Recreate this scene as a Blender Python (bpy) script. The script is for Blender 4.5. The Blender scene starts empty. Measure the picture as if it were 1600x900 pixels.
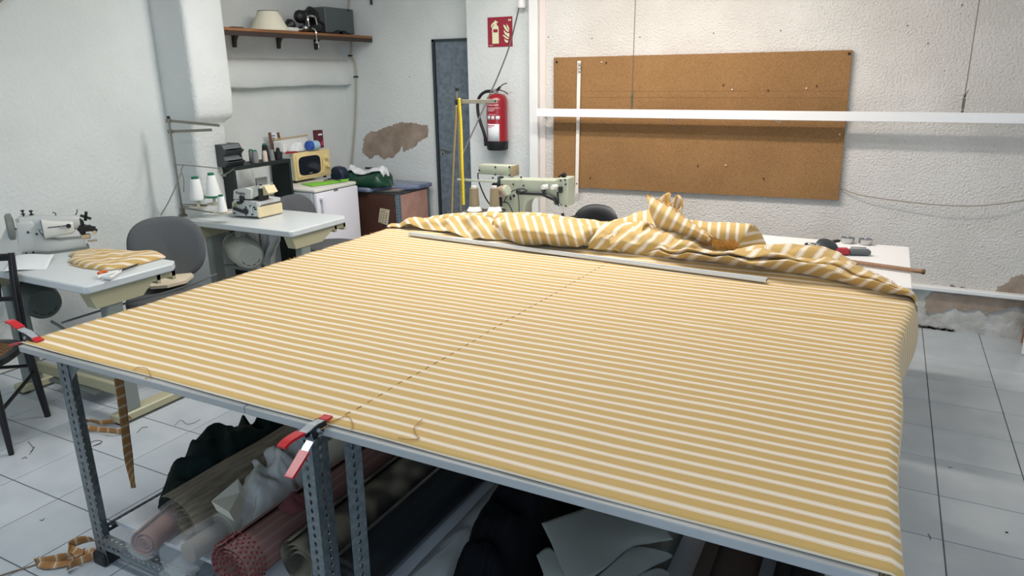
import bpy, bmesh, math, random
from mathutils import Vector, Matrix, noise
from math import sin, cos, pi, radians as R

random.seed(7)
C = bpy.context.scene.collection
scn = bpy.context.scene

# ---------------------------------------------------------------- camera
CAM_H, CAM_F, YAW, PITCH, ROLL = 1.69, 1110.4, -0.4817, 0.2913, -0.0140
_f = Vector((sin(YAW)*cos(PITCH), cos(YAW)*cos(PITCH), -sin(PITCH)))
_r0 = Vector((cos(YAW), -sin(YAW), 0)); _u0 = _r0.cross(_f)
_r = _r0*cos(ROLL)+_u0*sin(ROLL); _u = -_r0*sin(ROLL)+_u0*cos(ROLL)
_c = Vector((0, 0, CAM_H))
cam = bpy.data.cameras.new('camera'); cam.sensor_width = 36; cam.lens = CAM_F/1600*36
cam.clip_start = 0.05
camo = bpy.data.objects.new('camera', cam); C.objects.link(camo)
m3 = Matrix((_r, _u, -_f)).transposed()
camo.matrix_world = Matrix.Translation(_c) @ m3.to_4x4()
scn.camera = camo

# ---------------------------------------------------------------- light
scn.view_settings.view_transform = 'Standard'
scn.view_settings.look = 'None'
scn.view_settings.gamma = 1
scn.view_settings.exposure = 0.03
w = bpy.data.worlds.new('daylight'); scn.world = w; w.use_nodes = True
w.node_tree.nodes['Background'].inputs[0].default_value = (0.74, 0.87, 1.0, 1)
w.node_tree.nodes['Background'].inputs[1].default_value = 0.35

def area(name, loc, target, sx, sy, power, col):
    l = bpy.data.lights.new(name, 'AREA'); l.shape = 'RECTANGLE'; l.size = sx; l.size_y = sy
    l.energy = power; l.color = col
    o = bpy.data.objects.new(name, l); C.objects.link(o); o.location = loc
    o.rotation_euler = (Vector(target)-Vector(loc)).to_track_quat('-Z', 'Y').to_euler()
    return o
# daylight entering the shopfront opening behind the camera
area('shopfront_daylight', (1.3, -2.4, 1.9), (0.8, 3, 0.6), 3.0, 1.8, 62, (0.56, 0.74, 1.0))
# ceiling fluorescent fittings (their housings are built with the ceiling); the last is an added right-side fill
LAMPS = [(-1.4, 3.95, 52, (1.0, 0.91, 0.84)), (-2.6, 3.6, 33, (0.99, 0.985, 1.0)), (-2.5, 0.7, 25, (0.93, 0.97, 1.0)), (1.2, 2.4, 12, (1.0, 0.92, 0.86))]
for lx, ly, pw_, lc in LAMPS: area('ceiling_tube_light', (lx, ly, 2.81), (lx, ly, 0), 1.5, 0.14, pw_, lc)

# ---------------------------------------------------------------- helpers
def P(px, py, x=None, y=None, z=None):
    """point seen at a photograph pixel on a plane of the room x=, y= or z="""
    d = _f + _r*((px-800)/CAM_F) - _u*((py-450)/CAM_F)
    if x is not None: t = (x-_c.x)/d.x
    elif y is not None: t = (y-_c.y)/d.y
    else: t = (z-_c.z)/d.z
    return _c + d*t

def lin(c):
    c = c/255.0
    return c/12.92 if c <= 0.04045 else ((c+0.055)/1.055)**2.4
def rgb(t): return (lin(t[0]), lin(t[1]), lin(t[2]), 1)

_mats = {}
def M(name, col, rough=0.6, metal=0.0, var=0.0, vscale=8.0, bump=0.0, bscale=80.0, spec=0.5,
      col2=None, coat=0.0, alpha=1.0, trans=0.0, stretch=None, detail=4):
    if name in _mats: return _mats[name]
    m = bpy.data.materials.new(name); m.use_nodes = True
    nt = m.node_tree; b = nt.nodes['Principled BSDF']
    b.inputs['Base Color'].default_value = rgb(col)
    b.inputs['Roughness'].default_value = rough
    b.inputs['Metallic'].default_value = metal
    b.inputs['Specular IOR Level'].default_value = spec
    b.inputs['Coat Weight'].default_value = coat
    b.inputs['Alpha'].default_value = alpha
    b.inputs['Transmission Weight'].default_value = trans
    tc = nt.nodes.new('ShaderNodeTexCoord'); vec = tc.outputs['Object']
    if stretch:
        mp = nt.nodes.new('ShaderNodeMapping'); mp.inputs['Scale'].default_value = stretch
        nt.links.new(vec, mp.inputs['Vector']); vec = mp.outputs['Vector']
    if var > 0 or col2:
        n = nt.nodes.new('ShaderNodeTexNoise'); n.inputs['Scale'].default_value = vscale
        n.inputs['Detail'].default_value = detail
        nt.links.new(vec, n.inputs['Vector'])
        r = nt.nodes.new('ShaderNodeValToRGB')
        a = rgb(col); c2 = rgb(col2) if col2 else tuple(x*(1-var) for x in a[:3])+(1,)
        r.color_ramp.elements[0].position = 0.35; r.color_ramp.elements[1].position = 0.65
        r.color_ramp.elements[0].color = c2; r.color_ramp.elements[1].color = a
        nt.links.new(n.outputs['Fac'], r.inputs['Fac'])
        nt.links.new(r.outputs['Color'], b.inputs['Base Color'])
    if bump > 0:
        n2 = nt.nodes.new('ShaderNodeTexNoise'); n2.inputs['Scale'].default_value = bscale
        n2.inputs['Detail'].default_value = 3
        nt.links.new(vec, n2.inputs['Vector'])
        bp = nt.nodes.new('ShaderNodeBump'); bp.inputs['Strength'].default_value = bump
        bp.inputs['Distance'].default_value = 0.01
        nt.links.new(n2.outputs['Fac'], bp.inputs['Height'])
        nt.links.new(bp.outputs['Normal'], b.inputs['Normal'])
    _mats[name] = m
    return m

class MB:
    """collects shapes that become one mesh object"""
    def __init__(s): s.v = []; s.f = []; s.uv = []; s.fuv = False
    def add(s, vs, fs, uvs=None):
        o = len(s.v); s.v += [Vector(v) for v in vs]
        s.f += [tuple(i+o for i in f) for f in fs]
        if uvs: s.fuv = True; s.uv += list(uvs)
        else: s.uv += [(0, 0)]*len(vs)
        return s
    def box(s, c, d, rot=None, bev=0.0, seg=1):
        bm = bmesh.new(); bmesh.ops.create_cube(bm, size=1)
        bmesh.ops.scale(bm, vec=Vector(d), verts=bm.verts)
        if bev > 0:
            bmesh.ops.bevel(bm, geom=bm.edges[:], offset=min(bev, min(d)*0.49), segments=seg, affect='EDGES', profile=0.5)
        M_ = Matrix.Translation(Vector(c)) @ (rot.to_4x4() if rot else Matrix())
        bm.verts.index_update()
        s.add([M_ @ v.co for v in bm.verts], [[v.index for v in f.verts] for f in bm.faces]); bm.free()
        return s
    def bb(s, a, b, bev=0.0, seg=1):
        a = Vector(a); b = Vector(b); lo = [min(a[i], b[i]) for i in range(3)]; hi = [max(a[i], b[i]) for i in range(3)]
        return s.box([(lo[i]+hi[i])/2 for i in range(3)], [max(hi[i]-lo[i], 1e-4) for i in range(3)], None, bev, seg)
    def bar(s, p0, p1, w, h, bev=0.0, up=Vector((0, 0, 1))):
        p0 = Vector(p0); p1 = Vector(p1); d = p1-p0; L = d.length; x = d.normalized()
        up = Vector(up)
        if abs(x.dot(up)) > 0.98: up = Vector((0, 1, 0))
        y = up.cross(x).normalized(); z = x.cross(y)
        return s.box((p0+p1)/2, (L, w, h), Matrix((x, y, z)).transposed(), bev)
    def cyl(s, p0, p1, r0, r1=None, n=16, caps=True):
        r1 = r0 if r1 is None else r1
        p0 = Vector(p0); p1 = Vector(p1); a = (p1-p0).normalized()
        t = Vector((1, 0, 0)) if abs(a.x) < 0.9 else Vector((0, 1, 0))
        e1 = a.cross(t).normalized(); e2 = a.cross(e1)
        vs = []
        for p, r in ((p0, r0), (p1, r1)):
            for k in range(n):
                q = 2*pi*k/n; vs.append(p+(e1*cos(q)+e2*sin(q))*r)
        fs = [(k, k+n, (k+1) % n+n, (k+1) % n) for k in range(n)]
        if caps: fs += [tuple(range(n)), tuple(reversed(range(n, 2*n)))]
        return s.add(vs, fs)
    def lathe(s, prof, c=(0, 0, 0), axis=(0, 0, 1), n=20, wob=0.0, seed=0):
        a = Vector(axis).normalized(); c = Vector(c)
        t = Vector((1, 0, 0)) if abs(a.x) < 0.9 else Vector((0, 1, 0))
        e1 = a.cross(t).normalized(); e2 = a.cross(e1); vs = []; fs = []
        for i, (r, z) in enumerate(prof):
            for k in range(n):
                q = 2*pi*k/n
                rr = r*(1+wob*noise.noise(Vector((cos(q)*1.3+seed, sin(q)*1.3, z*6))))
                vs.append(c+a*z+(e1*cos(q)+e2*sin(q))*rr)
        for i in range(len(prof)-1):
            for k in range(n):
                k2 = (k+1) % n
                fs.append((i*n+k, i*n+k2, (i+1)*n+k2, (i+1)*n+k))
        if prof[0][0] > 1e-5: fs.append(tuple(reversed(range(n))))
        if prof[-1][0] > 1e-5: fs.append(tuple(range((len(prof)-1)*n, len(prof)*n)))
        return s.add(vs, fs)
    def tube(s, pts, r, n=8, smooth=4, caps=True, flat=1.0):
        pts = [Vector(p) for p in pts]
        if smooth > 1 and len(pts) > 2: pts = catmull(pts, smooth)
        N = len(pts); T = []
        for i in range(N):
            d = pts[min(i+1, N-1)]-pts[max(i-1, 0)]; T.append(d.normalized())
        up = Vector((0, 0, 1)) if abs(T[0].z) < 0.9 else Vector((1, 0, 0))
        e1 = (up-T[0]*up.dot(T[0])).normalized(); vs = []
        for i in range(N):
            e1 = (e1-T[i]*e1.dot(T[i])).normalized(); e2 = T[i].cross(e1)
            ri = r(i/(N-1)) if callable(r) else r
            for k in range(n):
                q = 2*pi*k/n; vs.append(pts[i]+e1*cos(q)*ri*flat+e2*sin(q)*ri)
        fs = [(i*n+k, i*n+(k+1) % n, (i+1)*n+(k+1) % n, (i+1)*n+k) for i in range(N-1) for k in range(n)]
        if caps: fs += [tuple(reversed(range(n))), tuple(range((N-1)*n, N*n))]
        return s.add(vs, fs)
    def prism(s, poly, o, ex, ey, ez, h):
        """2-D polygon in the frame (ex, ey) at o, extruded by h along ez"""
        o = Vector(o); ex = Vector(ex); ey = Vector(ey); ez = Vector(ez); n = len(poly)
        b = [o+ex*p[0]+ey*p[1] for p in poly]; t = [p+ez*h for p in b]
        fs = [tuple(reversed(range(n))), tuple(range(n, 2*n))]+[(k, (k+1) % n, (k+1) % n+n, k+n) for k in range(n)]
        return s.add(b+t, fs)
    def ball(s, c, r, n=14, m=8):
        r = (r, r, r) if not hasattr(r, '__len__') else r
        vs = [Vector(c)+Vector((0, 0, -r[2]))]; fs = []
        for i in range(1, m):
            a = -pi/2+pi*i/m
            for k in range(n):
                q = 2*pi*k/n; vs.append(Vector(c)+Vector((r[0]*cos(a)*cos(q), r[1]*cos(a)*sin(q), r[2]*sin(a))))
        vs.append(Vector(c)+Vector((0, 0, r[2]))); top = len(vs)-1
        for k in range(n): fs.append((0, 1+(k+1) % n, 1+k)); fs.append((top, 1+(m-2)*n+k, 1+(m-2)*n+(k+1) % n))
        for i in range(m-2):
            for k in range(n): fs.append((1+i*n+k, 1+i*n+(k+1) % n, 1+(i+1)*n+(k+1) % n, 1+(i+1)*n+k))
        return s.add(vs, fs)
    def grid(s, fn, nu, nv, uv=None, closeu=False):
        vs = []; us = []
        for j in range(nv+1):
            for i in range(nu+1):
                vs.append(fn(i/nu, j/nv)); us.append(uv(i/nu, j/nv) if uv else (i/nu, j/nv))
        fs = [(j*(nu+1)+i, j*(nu+1)+i+1, (j+1)*(nu+1)+i+1, (j+1)*(nu+1)+i) for j in range(nv) for i in range(nu)]
        return s.add(vs, fs, us)
    def text(s, txt, o, ex, ey, size, ez=None, h=0.0006):
        cu = bpy.data.curves.new('t', 'FONT'); cu.body = txt; cu.size = size; cu.extrude = h; cu.resolution_u = 2
        to = bpy.data.objects.new('t', cu); me = to.to_mesh()
        o = Vector(o); ex = Vector(ex); ey = Vector(ey); ez = ex.cross(ey)
        s.add([o+ex*v.co.x+ey*v.co.y+ez*v.co.z for v in me.vertices], [tuple(p.vertices) for p in me.polygons])
        to.to_mesh_clear(); bpy.data.objects.remove(to); bpy.data.curves.remove(cu)
        return s
    def build(s, name, mat, parent=None, smooth=35, label=None, world=True, thick=0.0):
        vs = s.v
        if parent is not None and world:
            mw = root_matrix(parent).inverted(); vs = [mw @ v for v in vs]
        me = bpy.data.meshes.new(name)
        me.from_pydata([tuple(v) for v in vs], [], s.f)
        if s.fuv:
            ul = me.uv_layers.new(name='UVMap')
            for l in me.loops: ul.data[l.index].uv = s.uv[l.vertex_index]
        bm = bmesh.new(); bm.from_mesh(me)
        if not s.fuv: bmesh.ops.recalc_face_normals(bm, faces=bm.faces)
        bm.to_mesh(me); bm.free()
        if smooth:
            me.polygons.foreach_set('use_smooth', [True]*len(me.polygons))
            me.set_sharp_from_angle(angle=R(smooth))
        me.materials.append(mat)
        o = bpy.data.objects.new(name, me); C.objects.link(o)
        if parent is not None: o.parent = parent
        if label: o['label'] = label
        if thick:
            sd = o.modifiers.new('thickness', 'SOLIDIFY'); sd.thickness = thick; sd.offset = 0
        return o

def root_matrix(o):
    while o.parent: o = o.parent
    return Matrix.Translation(o.location) @ o.rotation_euler.to_matrix().to_4x4()
def catmull(pts, n):
    out = []; N = len(pts)
    for i in range(N-1):
        p0, p1, p2, p3 = pts[max(i-1, 0)], pts[i], pts[i+1], pts[min(i+2, N-1)]
        for k in range(n):
            t = k/n
            out.append(0.5*((2*p1)+(p2-p0)*t+(2*p0-5*p1+4*p2-p3)*t*t+(3*p1-p0-3*p2+p3)*t**3))
    out.append(pts[-1]); return out
def thing(name, label, cat, loc=(0, 0, 0), rz=0.0, group=None):
    o = bpy.data.objects.new(name, None); o.empty_display_size = 0.05; C.objects.link(o)
    o.location = loc; o.rotation_euler = (0, 0, rz); o['label'] = label; o['category'] = cat
    if group: o['group'] = group
    return o
def tag(o, label, cat, group=None):
    o['label'] = label; o['category'] = cat
    if group: o['group'] = group
    # put the origin of a one-mesh thing at the base of its mesh
    me = o.data; xs = [v.co for v in me.vertices]
    c = Vector((sum(v.x for v in xs)/len(xs), sum(v.y for v in xs)/len(xs), min(v.z for v in xs)))
    me.transform(Matrix.Translation(-c)); o.location = c
    return o
def struct(o): o['kind'] = 'structure'; return o
X, Y, Z = Vector((1, 0, 0)), Vector((0, 1, 0)), Vector((0, 0, 1))
# ---------------------------------------------------------------- room shell
def plaster(name, col, col2, bump, bscale, dots=0.0):
    m = M(name, col, rough=0.85, col2=col2, vscale=1.7, spec=0.2)
    nt = m.node_tree; b = nt.nodes['Principled BSDF']; tc = nt.nodes.new('ShaderNodeTexCoord')
    n = nt.nodes.new('ShaderNodeTexNoise'); n.inputs['Scale'].default_value = bscale; n.inputs['Detail'].default_value = 5
    v = nt.nodes.new('ShaderNodeTexVoronoi'); v.inputs['Scale'].default_value = bscale*0.55
    r = nt.nodes.new('ShaderNodeValToRGB'); r.color_ramp.elements[0].position = 0.0; r.color_ramp.elements[1].position = 0.32
    n3 = nt.nodes.new('ShaderNodeTexNoise'); n3.inputs['Scale'].default_value = 3.5
    for q in (n, v, n3): nt.links.new(tc.outputs['Object'], q.inputs['Vector'])
    nt.links.new(v.outputs['Distance'], r.inputs['Fac'])
    mx = nt.nodes.new('ShaderNodeMath'); mx.operation = 'MULTIPLY_ADD'
    ml = nt.nodes.new('ShaderNodeMath'); ml.operation = 'MULTIPLY'
    nt.links.new(r.outputs['Color'], ml.inputs[0]); nt.links.new(n3.outputs['Fac'], ml.inputs[1])
    nt.links.new(ml.outputs[0], mx.inputs[0]); mx.inputs[1].default_value = 0.5
    nt.links.new(n.outputs['Fac'], mx.inputs[2])
    bp = nt.nodes.new('ShaderNodeBump'); bp.inputs['Strength'].default_value = bump; bp.inputs['Distance'].default_value = 0.012
    nt.links.new(mx.outputs[0], bp.inputs['Height']); nt.links.new(bp.outputs['Normal'], b.inputs['Normal'])
    return m
m_left = plaster('white_plaster', (222, 226, 223), (212, 217, 214), 0.42, 42)
m_board = plaster('rough_white_stucco', (228, 224, 217), (212, 207, 199), 0.9, 72)
m_grey = M('grey_mortar', (202, 203, 198), 0.9, col2=(176, 175, 168), vscale=9, bump=0.8, bscale=30)
m_bare = M('bare_plaster', (170, 154, 138), 0.95, col2=(146, 130, 115), vscale=9, bump=0.4, bscale=50, spec=0.1)
m_white = M('white_paint', (236, 236, 233), 0.45, var=0.03, vscale=5)
m_ceil = M('ceiling_paint', (225, 226, 224), 0.9)

def wall(name, a, b, mat): return struct(MB().bb(a, b).build(name, mat, smooth=0))
wall_left = wall('wall_left', (-4.85, -2.6, 0), (-4.6, 3.52, 3.0), m_left)
wall_alcove = wall('wall_alcove', (-4.95, 3.52, 0), (-4.72, 5.6, 3.0), m_left)
wall_back = wall('wall_back', (-4.95, 5.6, 0), (-2.6, 5.8, 3.0), m_left)
wall_middle = wall('wall_middle', (-3.225, 5.42, 0), (-2.56, 5.6, 3.0), m_left)
wall_right = wall('wall_right', (-2.58, 5.36, 0), (3.2, 5.56, 3.0), m_board)
wall_side = wall('wall_side', (3.0, -2.6, 0), (3.2, 5.36, 3.0), m_left)
ceiling = wall('ceiling', (-4.95, -2.6, 3.0), (3.2, 5.8, 3.1), m_ceil)

# rounded column between left wall and alcove; its lower part stands back
b = MB()
def ring(x, y0, y1, z, r=0.035):
    o = []
    for cx, cy, a0 in ((x-r, y0+r, -90), (x-r, y1-r, 0)):
        for k in range(5):
            a = R(a0+k*22.5); o.append(Vector((cx+r*cos(a), cy+r*sin(a), z)))
    return [Vector((-4.75, y0, z))]+o+[Vector((-4.75, y1, z))]
lv = [(-4.345, 3.5, 3.80, 0.0), (-4.345, 3.5, 3.80, 1.375), (-4.335, 3.499, 3.805, 1.395), (-4.295, 3.498, 3.825, 1.42), (-4.275, 3.497, 3.833, 1.46), (-4.27, 3.495, 3.835, 1.6), (-4.27, 3.495, 3.835, 3.0)]
rs = [ring(*l) for l in lv]; n = len(rs[0])
b.add([p for r_ in rs for p in r_], [(i*n+k, i*n+k+1, (i+1)*n+k+1, (i+1)*n+k) for i in range(len(rs)-1) for k in range(n-1)])
column = struct(b.build('trim_1', m_left, smooth=60)); column['label'] = 'rounded white plaster column beside the alcove'
# boxed-in beam along the alcove wall with a sagging lower edge
b = MB()
def beam(u, v):
    y = 3.83+u*1.77; sag = 0.012*noise.noise(Vector((u*5, 0, 0)))
    sec = [(-4.73, 1.85), (-4.66, 1.845), (-4.625, 1.81), (-4.615, 1.66+sag), (-4.63, 1.625+sag), (-4.73, 1.61+sag)]
    k = v*(len(sec)-1); i = min(int(k), len(sec)-2); t = k-i
    return Vector((sec[i][0]*(1-t)+sec[i+1][0]*t, y, sec[i][1]*(1-t)+sec[i+1][1]*t))
b.grid(beam, 24, 5)
struct(b.build('trim_2', m_left, smooth=50))
# white channel at the corner of the stucco wall, and the flat duct next to it
struct(MB().bb((-2.605, 5.325, 0.3), (-2.53, 5.425, 3.0), 0.004).build('trim_3', m_white))
struct(MB().bb((-2.522, 5.348, 0.3), (-2.47, 5.37, 3.0), 0.004).build('trim_4', M('pinkish_white_duct', (230, 219, 211), 0.5)))
# low ledge of the stucco wall, mortar below it
struct(MB().bb((-2.4, 5.30, 0.272), (3.0, 5.362, 0.302), 0.006).build('trim_5', m_white))
b = MB()
b.grid(lambda u, v: Vector((-0.3+u*2.6, 5.358-0.014*(1-v)-0.01*noise.noise(Vector((u*30, v*5, 3))), v*0.27)), 90, 10)
b.build('mortar_strip', m_grey, wall_right, 60)
struct(MB().bb((-4.6, 3.49, 0), (-4.59, -2.6, 0.004)).build('baseboard_left', m_grey))

b = MB(); q = P(0, 4, x=-4.55); b.prism([(-.16, .10), (.05, .10), (.05, .04), (-.02, -.02), (-.16, -.05)], (-4.598, q.y, q.z), Y, Z, X, .05)
tag(b.build('wall_bracket', M('grey_olive_paint', (128, 128, 116), .7), None, 20), 'grey bracket end at the extreme top left corner of the wall', 'bracket')
# bare patches where the paint has come off: thin irregular plates, paint edge standing proud round them
def jag(pts, step, amp, seed):
    out = []; n = len(pts)
    for i in range(n):
        a, c = Vector(pts[i]), Vector(pts[(i+1) % n]); L = (c-a).length; k = max(1, int(L/step))
        nr = Vector((-(c-a).y, (c-a).x)).normalized()
        for j in range(k):
            q = a+(c-a)*j/k
            out.append(q+nr*amp*(noise.noise(Vector((q.x*40, q.y*40, seed)))+0.6*noise.noise(Vector((q.x*120, q.y*120, seed)))))
    return out
def patch(px, parent, y, seed, mat, t=0.003, dark=None):
    w2 = [P(a, c, y=y) for a, c in px]
    poly = jag([(p.x, p.z) for p in w2], 0.012, 0.016, seed)
    return MB().prism(poly, (0, y+0.002, 0), X, Z, -Y, t+0.002).build('bare_patch', mat, parent, 0)
patch([(568, 218), (577, 207), (592, 204), (600, 199), (612, 196), (625, 191), (650, 193), (670, 197), (668, 214), (655, 222), (645, 231), (631, 237), (629, 229), (615, 246), (600, 248), (590, 241), (578, 248), (567, 239)], wall_back, 5.6, 1, m_bare)
patch([(1446, 489), (1447, 466), (1456, 457), (1500, 460), (1560, 463), (1640, 468), (1640, 487), (1585, 478), (1560, 486), (1542, 491), (1530, 484), (1508, 487), (1490, 480), (1470, 489)], wall_right, 5.345, 2, m_bare)
patch([(1556, 456), (1560, 449), (1570, 444), (1585, 432), (1610, 427), (1650, 430), (1650, 462)], wall_right, 5.36, 3, m_bare)
patch([(1484, 449), (1486, 445), (1498, 448), (1511, 450), (1505, 452)], wall_right, 5.36, 4, M('dark_crack', (120, 112, 102), 0.9))
b = MB()
for k in range(26):
    q = P(1423+k*2.7+random.uniform(-1, 1), 507.8+k*0.35+random.uniform(-1, 1), y=5.335)
    b.box((q.x, 5.332, max(q.z, 0.006)), (random.uniform(.01, .03), .012, random.uniform(.006, .014)), Matrix.Rotation(random.uniform(-.5, .5), 3, 'Y'))
b.build('loose_mortar', M('dark_mortar', (98, 95, 88), 0.95), wall_right, 0)['kind'] = 'stuff'
# small nail holes and stains on the stucco
b = MB()
for px, py in ((1418, 40), (1450, 68), (1220, 48), (1115, 52), (1053, 87), (852, 122), (857, 58), (925, 60), (1000, 58), (1503, 8), (720, 260), (640, 120), (885, 205)):
    yy = 5.36 if px > 850 else 5.42
    if px < 730: yy = 5.6
    q = P(px, py, y=yy); b.cyl((q.x, yy-0.0025, q.z), (q.x, yy+.002, q.z), 0.0045, n=7)
b.build('nail_hole', M('nail_hole', (70, 62, 56), 0.9), wall_right, 0)['kind'] = 'stuff'

# ---------------------------------------------------------------- tiled floor
m_tile = M('glazed_floor_tile', (196, 203, 207), 0.32, col2=(184, 192, 197), vscale=5, spec=0.45)
nt = m_tile.node_tree; bs = nt.nodes['Principled BSDF']
src = bs.inputs['Base Color'].links[0].from_socket
geo = nt.nodes.new('ShaderNodeNewGeometry')
for n_ in [x for x in nt.nodes if x.type == 'TEX_NOISE']: nt.links.new(geo.outputs['Position'], n_.inputs['Vector'])
sp = nt.nodes.new('ShaderNodeTexNoise'); sp.inputs['Scale'].default_value = 260; sp.inputs['Detail'].default_value = 1
tcn = nt.nodes.new('ShaderNodeTexCoord'); nt.links.new(tcn.outputs['Object'], sp.inputs['Vector'])
oi = nt.nodes.new('ShaderNodeObjectInfo'); hv = nt.nodes.new('ShaderNodeHueSaturation')
rm = nt.nodes.new('ShaderNodeMapRange'); rm.inputs['To Min'].default_value = 0.93; rm.inputs['To Max'].default_value = 1.03
nt.links.new(oi.outputs['Random'], rm.inputs['Value']); nt.links.new(rm.outputs['Result'], hv.inputs['Value'])
nt.links.new(src, hv.inputs['Color'])
mixc = nt.nodes.new('ShaderNodeMixRGB'); mixc.blend_type = 'MULTIPLY'; mixc.inputs['Fac'].default_value = 0.12
nt.links.new(hv.outputs['Color'], mixc.inputs['Color1']); nt.links.new(sp.outputs['Fac'], mixc.inputs['Color2'])
nt.links.new(mixc.outputs['Color'], bs.inputs['Base Color'])
m_grout = M('dark_grout', (92, 94, 95), 0.9)
floor = struct(MB().bb((-4.95, -2.6, -0.08), (3.2, 5.8, -0.0025)).build('floor', m_grout, smooth=0))
PT, X0, Y0 = 0.3297, 0.366, 5.063
tile_me = None; far = MB(); nt_ = 0
h = PT/2-0.0024
for i in range(-16, 9):
    for j in range(-2, 24):
        cx, cy = X0+(i+.5)*PT, Y0-(j+.5)*PT
        if cx < -4.62 or cx > 3.1 or cy > 5.45 or cy < -2.5: continue
        d = Vector((cx, cy, 0))-_c; dz = d.dot(_f); vis = False
        if dz > 0.3:
            sx, sy = 800+CAM_F*d.dot(_r)/dz, 450-CAM_F*d.dot(_u)/dz
            vis = -140 < sx < 1740 and sy < 1010
        under = cx > -1.1 and cx < -0.05 and 1.6 < cy < 5.3
        if vis and not under and nt_ < 300:
            if tile_me is None:
                o = MB().bb((-h, -h, -0.008), (h, h, 0), 0.0012).build('tile', m_tile, None, 0); tile_me = o.data
            else:
                o = bpy.data.objects.new('tile', tile_me); C.objects.link(o)
            o.location = (cx, cy, random.uniform(-.0006, 0)); o.parent = floor; nt_ += 1
        else: far.bb((cx-h, cy-h, -0.008), (cx+h, cy+h, 0))
far.build('tile_field', m_tile, floor, 0)['kind'] = 'stuff'

# ceiling fittings above the frame, the last added to go with the fill light
for (lx, ly, _p, _k), lab in zip(LAMPS, ('white tube light fitting on the ceiling before the corkboard wall', 'white tube light fitting on the ceiling over the middle of the big table', 'white tube light fitting on the ceiling over the front walkway', 'added white tube light fitting brightening the right aisle and fabric')):
    t = thing('ceiling_light', lab, 'ceiling light', (lx, ly, 3.0))
    MB().bb((lx-.8, ly-.06, 2.86), (lx+.8, ly+.06, 2.999), .01).build('housing', m_white, t)
    e = M('lit_tube', (255, 244, 228)); e.node_tree.nodes['Principled BSDF'].inputs['Emission Color'].default_value = (1, .93, .84, 1)
    e.node_tree.nodes['Principled BSDF'].inputs['Emission Strength'].default_value = 4
    MB().cyl((lx-.75, ly, 2.835), (lx+.75, ly, 2.835), .013).build('tube', e, t)

# ---------------------------------------------------------------- steel door in the back wall
m_door = M('mottled_blue_grey_paint', (116, 128, 136), 0.5, col2=(92, 105, 115), vscale=22, bump=0.25, bscale=70)
nt = m_door.node_tree
door = MB().bb((-3.655, 5.585, 0.0), (-2.9, 5.63, 1.975), 0.003).build('door_1', m_door); struct(door)
door['label'] = 'mottled blue grey steel door partly hidden by the wall corner'
b = MB(); b.bb((-3.685, 5.575, 0), (-3.66, 5.62, 2.0)); b.bb((-3.685, 5.575, 1.98), (-2.9, 5.62, 2.0)); b.build('door_frame', M('dark_frame', (58, 66, 72), .5, .3), door)
m_steel = M('brushed_steel', (190, 190, 188), 0.3, 0.9)
m_dark = M('black_plastic', (22, 23, 25), 0.45)
q = P(692, 232, y=5.58)
b = MB(); b.cyl((q.x+.01, 5.586, q.z), (q.x+.01, 5.555, q.z), .011); b.bar((q.x, 5.556, q.z), (q.x+.10, 5.556, q.z-.006), .012, .016, .004)
b.build('handle', m_steel, door)
q = P(692, 240, y=5.58)
b = MB(); b.cyl((q.x, 5.587, q.z), (q.x, 5.578, q.z), .026, n=20); b.build('lock_rosette', m_steel, door)
MB().bb((q.x-.006, 5.5775, q.z-.016), (q.x+.006, 5.579, q.z+.008)).build('keyhole', m_dark, door)

# ---------------------------------------------------------------- corkboard, rail, hangers
m_cork = M('corkboard', (158, 122, 82), 0.9, col2=(140, 105, 68), vscale=140, bump=0.15, bscale=200, spec=0.1, detail=2)
nt = m_cork.node_tree; bs = nt.nodes['Principled BSDF']; src = bs.inputs['Base Color'].links[0].from_socket
n1 = nt.nodes.new('ShaderNodeTexNoise'); n1.inputs['Scale'].default_value = 2.2; tcn = nt.nodes.new('ShaderNodeTexCoord')
n2 = nt.nodes.new('ShaderNodeTexVoronoi'); n2.inputs['Scale'].default_value = 48
nt.links.new(tcn.outputs['Object'], n1.inputs['Vector']); nt.links.new(tcn.outputs['Object'], n2.inputs['Vector'])
r2 = nt.nodes.new('ShaderNodeValToRGB'); r2.color_ramp.elements[0].position = .05; r2.color_ramp.elements[1].position = .17
r2.color_ramp.elements[0].color = (.25, .2, .16, 1); nt.links.new(n2.outputs['Distance'], r2.inputs['Fac'])
mm = nt.nodes.new('ShaderNodeMixRGB'); mm.blend_type = 'MULTIPLY'; mm.inputs['Fac'].default_value = .7
nt.links.new(src, mm.inputs['Color1']); nt.links.new(r2.outputs['Color'], mm.inputs['Color2'])
hv = nt.nodes.new('ShaderNodeHueSaturation'); rm = nt.nodes.new('ShaderNodeMapRange')
rm.inputs['From Min'].default_value = .3; rm.inputs['From Max'].default_value = .7; rm.inputs['To Min'].default_value = .88; rm.inputs['To Max'].default_value = 1.08
nt.links.new(n1.outputs['Fac'], rm.inputs['Value']); nt.links.new(rm.outputs['Result'], hv.inputs['Value'])
nt.links.new(mm.outputs['Color'], hv.inputs['Color']); nt.links.new(hv.outputs['Color'], bs.inputs['Base Color'])
board = thing('corkboard', 'wide brown cork notice board screwed to the rough white wall', 'notice board', (-1.33, 5.33, 0.8))
BY = 5.325
co = [P(865, 90, y=BY), P(1332, 78, y=BY), P(1310, 313, y=BY), P(865, 291, y=BY)]
poly = [(p.x, p.z) for p in co]
MB().prism(poly, (0, BY+.028, 0), X, Z, -Y, .028).build('panel', m_cork, board, 0)
for px, py in ((870, 97), (1327, 84)):
    q = P(px, py, y=BY); b = MB(); b.cyl((q.x, BY+.004, q.z), (q.x, BY-.003, q.z), .010, n=10)
    b.build('screw', M('dark_screw', (60, 42, 34), .5, .5), board)
b = MB()
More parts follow.
